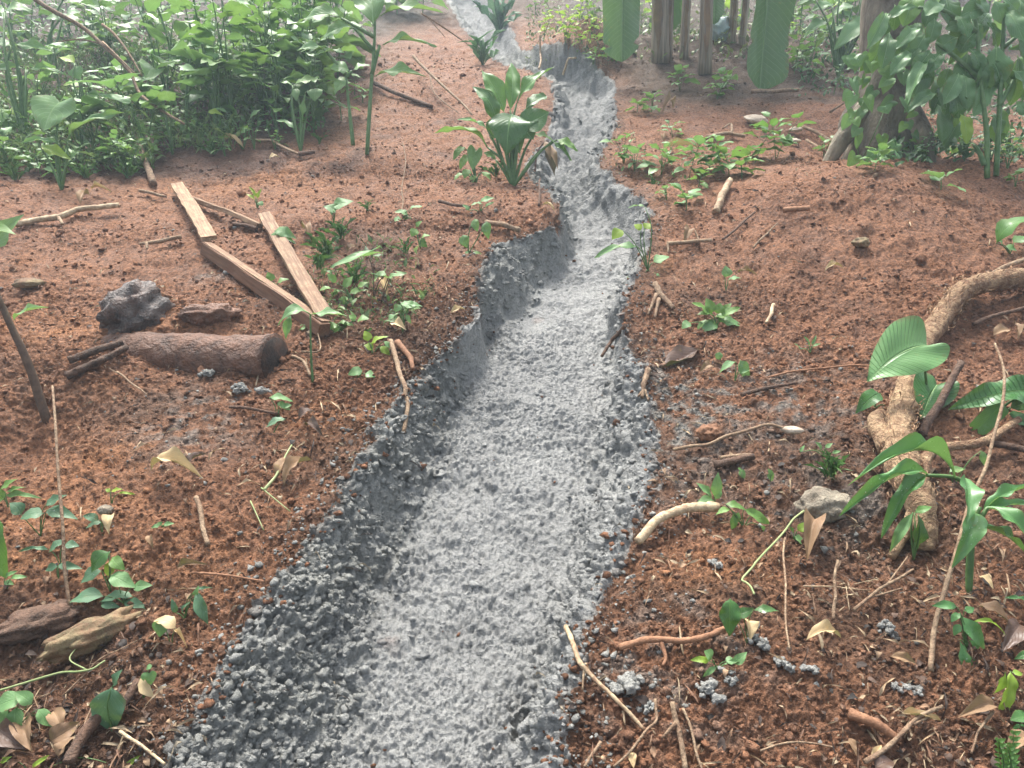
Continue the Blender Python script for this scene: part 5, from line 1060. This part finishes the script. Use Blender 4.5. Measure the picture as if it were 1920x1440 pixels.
for lab, b_, n_, h_ in [('grass tuft with arching yellow blades behind the nicked plank', (612, 475), 24, .16), ('green grass tuft in the weed patch left of the channel', (640, 450), 22, .13), ('low grass tuft near the top of the weed patch', (600, 500), 16, .12), ('sparse grass tuft beside the mortar ledge', (760, 470), 14, .09), ('dark grass tuft at the mid slope weed', (690, 395), 12, .08),
                         ('thin grass under the pale arrow leaf', (665, 525), 18, .12), ('dry grass tuft on the mossy stump top', (1560, 890), 22, .12), ('short grass tuft by the right mound lip', (1225, 340), 14, .08), ('grass tuft at the thicket edge by the bark flake', (240, 330), 22, .14), ('grass tuft at the far left edge of the thicket', (30, 335), 26, .16), ('grass tuft in front of the heart leaf taro', (160, 330), 26, .13), ('grass tuft between thicket and yellow husk', (400, 285), 22, .13), ('grass tuft right of the furled taro', (600, 268), 12, .10)]:
    tuft(lab, b_, n_, h_, .004, 'grass tufts on the slope')

# ================================================================== STICKS, ROOTS AND TWIGS LYING ABOUT
ST = [
 ('pale forked branch lying on soil at the left edge', [(30, 424, .01), (110, 412, .015), (150, 402, .03), (225, 396, .035)], 7, 6, 'rootpale', [[(110, 412, .015), (118, 425, .01)]]),
 ('short pale stick above the charred stump', [(262, 461, .01), (300, 457, .012), (340, 448, .012)], 4, 5, 'twig', [[(275, 460, .01), (276, 470, .01)]]),
 ('dark broken bark stick below the buried log, upper of two', [(130, 688, .02), (190, 668, .03), (232, 655, .03)], 9, 8, 'twigdark', []),
 ('dark broken bark stick below the buried log, lower of two', [(125, 712, .015), (185, 690, .025), (240, 664, .03)], 10, 7, 'twigdark', []),
 ('thin pale twig on soil below the bark sticks', [(220, 702, .01), (245, 722, .01), (276, 745, .01)], 2.5, 1.5, 'twig', [[(222, 705, .01), (205, 695, .01)]]),
 ('long pale root hanging over the left bank of the channel', [(733, 648, .02), (745, 690, .02), (760, 735, .02), (765, 770, .02), (757, 818, .01)], 6, 4, 'twig', []),
 ('brown bark strip beside the long pale root', [(745, 650, .02), (770, 680, .02), (775, 700, .01)], 8, 4, 'rootred', []),
 ('pale brown stick near the top of the mortar ledge', [(910, 422, .015), (945, 432, .02), (975, 437, .015)], 6, 6, 'twig', []),
 ('straight grey stick on the lower left soil', [(368, 938, .01), (378, 975, .012), (391, 1028, .01)], 6, 5, 'twig', []),
 ('thin brown twig crossing soil beside the channel at the left', [(360, 1080, .01), (430, 1088, .015), (495, 1096, .01)], 3, 2, 'rootred', []),
 ('dark twig on soil beside the curled bark', [(430, 768, .01), (480, 775, .015), (520, 780, .01)], 4, 3, 'twigdark', []),
 ('fallen green and brown grass stem left of the brown leaves', [(495, 925, .01), (520, 900, .02), (548, 850, .03)], 4, 2, 'paleStem', [[(490, 920, .01), (545, 965, .01)], [(470, 945, .01), (495, 1000, .01)]]),
 ('pale green vine stem running along the lower left', [(-10, 1316, .02), (60, 1297, .03), (120, 1280, .03), (175, 1274, .03), (200, 1258, .03)], 3, 2.2, 'paleStem', [[(165, 1275, .03), (135, 1262, .04), (150, 1235, .04), (162, 1210, .05)]]),
 ('thin crossing twig behind the dusty oval leaf', [(118, 1312, .01), (190, 1255, .03), (260, 1220, .03)], 2, 1.5, 'twig', []),
 ('white root trailing from the dusty oval leaf to the channel', [(226, 1378, .01), (262, 1405, .015), (310, 1440, .01)], 4, 3, 'rootpale', []),
 ('dark rotten stick running down the lower left corner', [(200, 1330, .02), (160, 1390, .02), (130, 1445, .02)], 14, 12, 'twigdark', []),
 ('grey stick lying below the dusty oval leaf', [(262, 1290, .02), (235, 1330, .02), (190, 1350, .01)], 10, 8, 'twigdark', []),
 ('thin twig at the bottom edge in the lower left litter', [(185, 1320, .02), (160, 1380, .02), (140, 1440, .02)], 2, 2, 'twig', []),
 ('white peeling root reaching toward the channel at the right', [(1195, 1022, .01), (1230, 992, .03), (1290, 972, .035), (1345, 962, .02)], 10, 12, 'rootpale', []),
 ('curved tan twig on dusted soil right of the channel', [(1262, 848, .01), (1330, 840, .015), (1390, 820, .02), (1440, 806, .02), (1500, 818, .01)], 4, 3.5, 'twig', []),
 ('short tan stick above the dark litter right of the channel', [(1350, 866, .015), (1408, 860, .015)], 5, 4, 'twig', []),
 ('grey black stick below the short tan one', [(1340, 878, .012), (1375, 872, .015), (1412, 864, .015)], 9, 8, 'twigdark', []),
 ('red brown root lying across the lower right soil', [(1160, 1220, .01), (1215, 1212, .02), (1280, 1215, .02), (1330, 1205, .02), (1378, 1188, .02)], 8, 6, 'rootred', [[(1240, 1215, .015), (1248, 1240, .01), (1242, 1255, .01)]]),
 ('long pale root from the mortar down to the lower right', [(1060, 1205, .02), (1085, 1255, .025), (1120, 1295, .02), (1160, 1335, .015), (1208, 1376, .01)], 6, 3.5, 'rootpale', [[(1095, 1270, .02), (1092, 1298, .0)], [(1168, 1342, .01), (1172, 1362, .0)]]),
 ('curved thin root at the bottom edge near the channel', [(1228, 1320, .01), (1230, 1360, .012), (1200, 1400, .012), (1150, 1445, .01)], 3.5, 2.5, 'twig', []),
 ('upright pale root strand leaving the bottom edge', [(1260, 1328, .01), (1272, 1380, .015), (1285, 1450, .01)], 6, 6, 'twig', [[(1266, 1372, .015), (1240, 1392, .01)]]),
 ('thin pale strand right of the upright root', [(1280, 1338, .01), (1300, 1395, .012), (1316, 1450, .01)], 3, 3, 'twig', []),
 ('short pale curved root near the bottom of the channel', [(1126, 1398, .01), (1112, 1420, .012), (1096, 1445, .01)], 4.5, 3.5, 'twig', []),
 ('long thin green tendril over the orange soil', [(1505, 980, .04), (1468, 1020, .04), (1420, 1070, .035), (1390, 1105, .03), (1405, 1125, .04), (1412, 1140, .04)], 2.5, 2, 'paleStem', []),
 ('thin pale tendril dropping beside the folded brown leaf', [(1470, 1025, .03), (1470, 1080, .02), (1472, 1130, .015), (1480, 1225, .01)], 2.5, 2, 'twig', []),
 ('thin forked white rootlets on dark soil', [(1505, 1111, .02), (1560, 1112, .02), (1630, 1116, .015)], 1.8, 1.2, 'rootpale', [[(1585, 1112, .02), (1592, 1150, .01)], [(1590, 1114, .02), (1625, 1140, .01)], [(1600, 1112, .02), (1640, 1095, .015)]]),
 ('short upright pale peg standing in dark soil', [(1563, 1162, .0), (1564, 1140, .035), (1565, 1102, .085)], 4, 3.5, 'twig', []),
 ('dry bent stalks lying left of the palm stem', [(1600, 1150, .01), (1650, 1118, .02), (1710, 1085, .03)], 4, 3, 'twig', [[(1640, 1130, .02), (1690, 1115, .02)], [(1660, 1110, .02), (1700, 1060, .03)]]),
 ('straight dry stick at the bottom right', [(1620, 1440, .015), (1690, 1388, .02), (1765, 1338, .02)], 6, 4.5, 'twig', [[(1710, 1372, .02), (1740, 1358, .02)]]),
 ('brown bark curl lying left of the straight dry stick', [(1590, 1345, .01), (1640, 1370, .02), (1685, 1395, .01)], 13, 9, 'rootred', []),
 ('thin horizontal twig at the bottom edge right of center', [(1425, 1415, .01), (1490, 1400, .012), (1560, 1408, .01)], 2.5, 2, 'twig', []),
 ('pale forked twig left of the corner fern', [(1860, 1348, .02), (1832, 1385, .02), (1820, 1420, .01)], 3, 2.5, 'twig', [[(1835, 1380, .02), (1855, 1355, .03)]]),
 ('rough stick leaning on the soil right of the thick root', [(1728, 820, .01), (1758, 782, .05), (1795, 728, .10)], 10, 8, 'twigdark', []),
 ('grey stick at the right edge below the branching root', [(1850, 842, .02), (1890, 850, .025), (1940, 862, .02)], 8, 7, 'twigdark', []),
 ('thin branch behind the thick root at the right edge', [(1845, 528, .02), (1880, 520, .05), (1940, 512, .08)], 5, 6, 'twig', [[(1850, 530, .02), (1920, 528, .04)]]),
 ('dark twig under the bend of the thick root', [(1825, 612, .01), (1870, 598, .02), (1930, 582, .02)], 5, 4, 'twigdark', []),
 ('brown stick lying on the crest of the right mound', [(1468, 398, .012), (1495, 397, .014), (1518, 395, .012)], 6, 6, 'rootred', []),
 ('thin twig pointing up the right mound', [(1355, 452, .008), (1385, 428, .01), (1415, 402, .01)], 3, 2.5, 'twigdark', []),
 ('second thin twig on the right mound, further right', [(1412, 468, .008), (1440, 440, .01), (1458, 422, .01)], 2.5, 1.5, 'twig', []),
 ('pale weathered wood piece standing at the mound edge', [(1342, 398, .0), (1352, 375, .02), (1368, 348, .03)], 9, 8, 'rootpale', []),
 ('tan branch lying at the edge of the right slope', [(1250, 462, .015), (1290, 463, .02), (1335, 458, .02)], 5, 4, 'twig', [[(1252, 462, .015), (1253, 478, .01)], [(1310, 460, .02), (1303, 440, .02)]]),
 ('grey rotting stick with fibres on the right bank', [(1228, 540, .02), (1240, 562, .02), (1262, 582, .01)], 7, 5, 'twig', [[(1230, 560, .02), (1215, 590, .0)], [(1235, 568, .02), (1228, 596, .0)]]),
 ('pale bone like twig on the right slope', [(1450, 575, .01), (1446, 595, .015), (1436, 610, .01)], 4.5, 3.5, 'rootpale', []),
 ('broken root splinter at the channel lip on the right', [(1215, 702, .02), (1207, 728, .02), (1204, 750, .01)], 7, 4, 'twig', [[(1208, 735, .015), (1196, 748, .01)], [(1209, 738, .015), (1216, 752, .0)]]),
 ('frayed fibre strip lying in the channel by the right bank', [(1172, 620, .02), (1148, 645, .02), (1128, 672, .01)], 5, 4, 'twigdark', []),
 ('thin dark twig on dusted soil below the brown leaf', [(1390, 745, .01), (1440, 735, .015), (1495, 722, .01)], 6, 3, 'twigdark', []),
 ('long thin root across the soil above the dusted patch', [(1440, 712, .01), (1520, 698, .012), (1600, 690, .012), (1640, 690, .01)], 2.5, 2, 'rootred', []),
 ('forked pale twig below the cream stone slab', [(1325, 260, .01), (1365, 254, .015), (1396, 258, .01)], 5, 4, 'twig', [[(1372, 254, .015), (1370, 240, .03), (1355, 246, .02)]]),
 ('pale stick lying below the long hanging banana leaf', [(1408, 175, .015), (1450, 176, .02), (1498, 173, .02)], 5, 4, 'twig', []),
 ('pale stick pile left of the grey boulder', [(1505, 243, .02), (1540, 262, .03), (1575, 282, .02)], 4, 3.5, 'twig', [[(1512, 268, .02), (1552, 292, .02)], [(1556, 215, .02), (1590, 200, .05)]]),
 ('thin upright twig among the lower left vines', [(131, 1142, .0), (128, 1050, .10), (125, 960, .19), (123, 872, .28)], 4, 3, 'twig', []),
 ('long leaning shoot beside the palm stem at the right', [(1745, 1258, .0), (1762, 1160, .08), (1800, 1050, .18), (1838, 960, .25), (1852, 885, .32), (1832, 838, .36)], 6, 3.5, 'twig', []),
 ('thin twig upright on the slope near the weed patch', [(752, 400, .0), (754, 372, .06), (757, 320, .18)], 1.8, 1.2, 'twig', []),
 ('wood splinter standing at the thicket edge', [(288, 345, .0), (275, 322, .05), (267, 302, .10)], 8, 6, 'twig', []),
 ('broken root by the thicket edge near the plank top', [(262, 362, .015), (285, 368, .02), (312, 372, .01)], 4, 3, 'twig', []),
 ('dark short stick near the thin board', [(438, 425, .01), (462, 428, .015), (482, 432, .01)], 5, 4, 'twigdark', []),
 ('thin dry branch at the front of the thicket', [(478, 268, .02), (510, 272, .03), (545, 288, .02), (560, 292, .01)], 3.5, 3, 'twig', []),
 ('dark rotting wood under the furled taro', [(560, 292, .01), (590, 288, .012)], 6, 4, 'twigdark', []),
 ('pale curved root in the soil between log and umbrella leaf', [(548, 672, .01), (570, 685, .015), (582, 710, .01)], 4, 3, 'twig', [[(565, 664, .01), (600, 662, .012), (595, 625, .015)]]),
 ('brown dry stalk in front of the glossy clump', [(822, 380, .01), (850, 388, .012), (882, 392, .01)], 4, 3, 'twigdark', []),
 ('small dead stump twig at the channel lip by the glossy clump', [(1010, 385, .0), (1012, 365, .03), (1013, 350, .05)], 3, 2, 'twigdark', []),
 ('pale root at the channel head under the bank', [(1055, 150, .02), (1065, 138, .06), (1080, 128, .1)], 2.5, 2, 'rootpale', []),
 ('pale hanging root left on the bank above the channel', [(1010, 132, .01), (1013, 118, .05), (1012, 104, .1)], 2.5, 2, 'rootpale', []),
]
for lab, pts, r0, r1, mt, br in ST: stick(lab, pts, r0, r1, mt, branches=br, rough=.3 if r0 > 5 else .2)
# log in the right side litter
# ================================================================== DRY LEAVES
for lab, a in [
 ('curled yellow leaf with a torn hole on the left soil', (282, 885, 382, 902, 34, 'drypale', .3)), ('dark curled leaf behind the torn yellow leaf', (345, 882, 388, 855, 18, 'drydark', .2)),
 ('brown folded leaf beside the fallen grass stem', (520, 900, 552, 866, 26, 'dry', .25)), ('second brown folded leaf, nearest the channel at the left', (532, 915, 585, 866, 26, 'dry', .25)),
 ('large dark brown leaf propped up on the right slope', (1312, 656, 1240, 692, 46, 'drydark', -.12)), ('tan leaf piece under the propped brown leaf', (1335, 690, 1312, 700, 20, 'dry', .3)),
 ('folded reddish brown leaf standing in the right litter', (1528, 985, 1512, 1058, 40, 'dry', .3)), ('pale torn dry leaf on the lower right soil', (1510, 1205, 1576, 1200, 28, 'drypale', .3)), ('pale dry leaf under the broken stalk at lower right', (1402, 1168, 1406, 1205, 28, 'drypale', .3)),
 ('brown leaf in the lower left litter, right of the big flat one', (95, 1395, 152, 1362, 46, 'dry', .15)), ('big flat brown leaf in the bottom left corner', (52, 1345, 62, 1415, 38, 'dry', .12)), ('dark wet leaf at the bottom left corner edge', (-5, 1370, 48, 1408, 50, 'drydark', .1)), ('small brown leaf at the lower left beside the twig', (118, 1375, 100, 1338, 34, 'dry', .2)), ('tan leaf at the bottom of the lower left litter', (110, 1425, 140, 1390, 30, 'dry', .2)),
 ('ochre husk leaf at the edge of the thicket', (420, 270, 458, 280, 14, 'drypale', .25)), ('orange dry leaf near the furled taro', (505, 300, 525, 296, 16, 'drypale', .2)), ('yellow leaf strip on soil below the thicket', (172, 358, 210, 362, 8, 'drypale', .2)), ('round brown dry leaf on soil below the thicket', (150, 385, 168, 368, 18, 'dry', .2)),
 ('pale ragged dry leaf on the left soil', (212, 970, 205, 1006, 22, 'drypale', .3)), ('small tan leaf standing in the left soil', (282, 1008, 288, 1032, 14, 'dry', .3)), ('brown curled leaf beside the thin brown twig', (332, 1072, 390, 1062, 16, 'dry', .3)), ('pale yellow leaf strip hanging near the pale blotched leaf', (325, 1190, 352, 1222, 8, 'drypale', .2)),
 ('orange dry leaf at the edge of the nicked plank', (570, 432, 582, 452, 18, 'dry', .3)), ('tan dry leaf in the weed patch left of the channel', (650, 475, 672, 466, 16, 'dry', .3)), ('pale dry leaf near the toothed leaf weed', (735, 612, 762, 622, 22, 'drypale', .3)), ('white dry leaf scrap under the bright flat arrow leaf', (718, 530, 728, 560, 18, 'drypale', .2)), ('pale dry leaf flake on the left bank of the channel', (845, 590, 872, 582, 14, 'drypale', .2)),
 ('tan leaf at the channel bend by the slope crest', (1015, 390, 1040, 398, 16, 'drypale', .3)), ('curled bark like leaf left of the channel mid way', (560, 790, 592, 775, 22, 'drydark', .3)), ('grey curled leaf with a pale tip left of the channel', (575, 800, 606, 822, 22, 'drydark', .3)),
 ('brown leaf below the bend of the thick root', (1862, 632, 1895, 622, 26, 'dry', .2)), ('tan bark flake standing right of the thick root bend', (1900, 608, 1908, 640, 14, 'dry', .1)), ('pale dry leaf in the litter under the palm leaves', (1835, 1085, 1862, 1108, 18, 'drypale', .2)), ('long grey brown dry leaf at the right below the palm', (1830, 1142, 1895, 1175, 30, 'dry', .2)), ('dark brown wide leaf at the right edge low down', (1912, 1175, 1880, 1225, 44, 'drydark', .1)),
 ('torn brown leaf beside the light green ribbed seedling', (1865, 1330, 1795, 1350, 32, 'dry', .25)), ('pale leaf strip crossing the straight dry stick', (1688, 1342, 1765, 1356, 16, 'drypale', .05)), ('brown dry leaf at the bottom right edge by the fern', (1930, 1392, 1885, 1425, 34, 'dry', .2)), ('purple brown leaf at the bottom edge', (1640, 1445, 1675, 1432, 40, 'drydark', .15)), ('small white dry leaf near the bottom right', (1635, 1432, 1652, 1402, 16, 'drypale', .1)), ('orange leaf scrap in the litter at the bottom right', (1592, 1388, 1606, 1422, 14, 'dry', .1)), ('brown leaf on soil left of the long leaning shoot', (1668, 1235, 1718, 1250, 20, 'dry', .25)), ('green yellow leaf at the bottom edge by the curved root', (1186, 1415, 1188, 1445, 18, 'drypale', .1)),
 ('dry brown leaf on the terrace under the banana clump', (1240, 215, 1262, 205, 14, 'dry', .3)), ('tan leaf lying left of the weed row', (1245, 268, 1240, 258, 10, 'dry', .3)), ('tan strip of husk lying behind the weed row', (1245, 282, 1312, 278, 16, 'drypale', .1)), ('pale dry leaf on the right mound with a curled edge', (1545, 512, 1582, 506, 12, 'drypale', .3)), ('brown leaf chip on the right mound', (1380, 515, 1422, 520, 10, 'dry', .2)), ('tan leaf at the edge of the right slope', (1295, 435, 1282, 458, 22, 'dry', .25))]:
    u0, v0, u1, v1, wd, mt, bl = a; dryleaf(lab, u0, v0, u1, v1, wd, mt, bl, roll=random.uniform(-.3, .3))

# ================================================================== LITTER (nobody could count it)
def litter(name, label, w_, n, kind, Ls, cols, smin=1.0):
    ids = np.nonzero(~grey & inview & (y < 9))[0]; pw = w_[ids]; pw = pw / pw.sum(); it = []
    for i in rng.choice(ids, n, p=pw):
        a = random.uniform(0, 6.28); dv = A([math.cos(a), math.sin(a), TS * math.sin(a) + random.uniform(-.25, .35)]); dv /= np.linalg.norm(dv)
        xv, yv, zv = basis(dv, (random.uniform(-.4, .4), -.3 + random.uniform(-.4, .4), 1)); l_ = random.uniform(*Ls) * random.uniform(.6, 1.2); c = A(random.choice(cols)) * random.uniform(.6, 1.3)
        it.append((random.choice(TPL[kind]), P2[i] + A([0, 0, .002]) - dv * l_ * .5, xv, yv, zv, l_ * (random.uniform(.3, .7) if kind != 'blade' else random.uniform(.05, .10)), l_, l_, c))
    return merged(name, it, M['litter'], None, label, 'litter', 'stuff')
lw = .08 + blob(100, 1380, .5, .2) * 2 + blob(1800, 1330, .35, .15) * 1.6 + blob(1750, 1050, .5, .2) * 2 + blob(1450, 880, .4, .2) * 2.5 + blob(690, 560, .4, .3) * 1.2 + blob(120, 1200, .4, .2) * 1.2 + blob(1250, 600, .25, .5) + blob(1650, 1440, .4, .06) * 1.2 + hu * 1.0 + blob(560, 830, .25, .2) + blob(1230, 400, .25, .5)
BR = [(.20, .12, .07), (.12, .07, .045), (.06, .038, .028), (.30, .2, .12), (.16, .085, .05), (.36, .28, .18)]
litter('leaf_litter', 'scraps of dry brown leaves and bark over the soil', lw + .05, 3200, 'curl', (.007, .030), BR)
litter('twig_litter', 'short thin twigs and rootlets scattered over the soil', .25 + lw * .7, 4200, 'blade', (.015, .08), BR + [(.42, .32, .2), (.38, .28, .17)])
litter('bark_flakes', 'small dark bark flakes and humus in the shaded soil', .05 + lw, 1300, 'lance', (.010, .035), [(.05, .034, .026), (.09, .055, .038), (.03, .024, .02)])
# rootlets sticking out of the cut walls of the channel
wallids = np.nonzero(grey & (floorness < .4) & (y < 6) & inview)[0]; it = []
for i in rng.choice(wallids, 130):
    dv = A([random.uniform(-.3, 1), random.uniform(-1, .2), random.uniform(-.6, .5)]); dv /= np.linalg.norm(dv); xv, yv, zv = basis(dv, (0, 0, 1)); l_ = random.uniform(.02, .08)
    it.append((random.choice(TPL['blade']), P2[i], xv, yv, zv, .003, l_, l_ * 1.5, A(random.choice([(.2, .2, .18), (.35, .3, .22), (.12, .11, .1)]))))
merged('wall_rootlets', it, M['litter'], None, 'thin cut rootlets poking from the channel walls', 'rootlets', 'stuff')

# ================================================================== HAZE in the air up the slope
def boxmesh(name, lo, hi):
    V = [(x_, y_, z_) for x_ in (lo[0], hi[0]) for y_ in (lo[1], hi[1]) for z_ in (lo[2], hi[2])]
    return mesh_poly(name, V, [(0, 1, 3, 2), (4, 6, 7, 5), (0, 4, 5, 1), (2, 3, 7, 6), (0, 2, 6, 4), (1, 5, 7, 3)], False)
hm = bpy.data.materials.new('haze'); hm.use_nodes = True; ht = hm.node_tree; ht.nodes.remove(ht.nodes['Principled BSDF'])
pv = ht.nodes.new('ShaderNodeVolumePrincipled'); pv.inputs['Color'].default_value = (.72, .88, 1.0, 1); pv.inputs['Density'].default_value = HAZE; pv.inputs['Anisotropy'].default_value = .3
ht.links.new(pv.outputs[0], ht.nodes['Material Output'].inputs['Volume'])
hz = link('haze', boxmesh('haze', (-40, -4, -1.2), (40, 40, 6.0)), None, hm); hz.rotation_euler = (SLOPE, 0, 0)    # lies along the hillside
tag(hz, 'thin bluish smoke haze hanging over the slope', 'haze', kind='stuff')
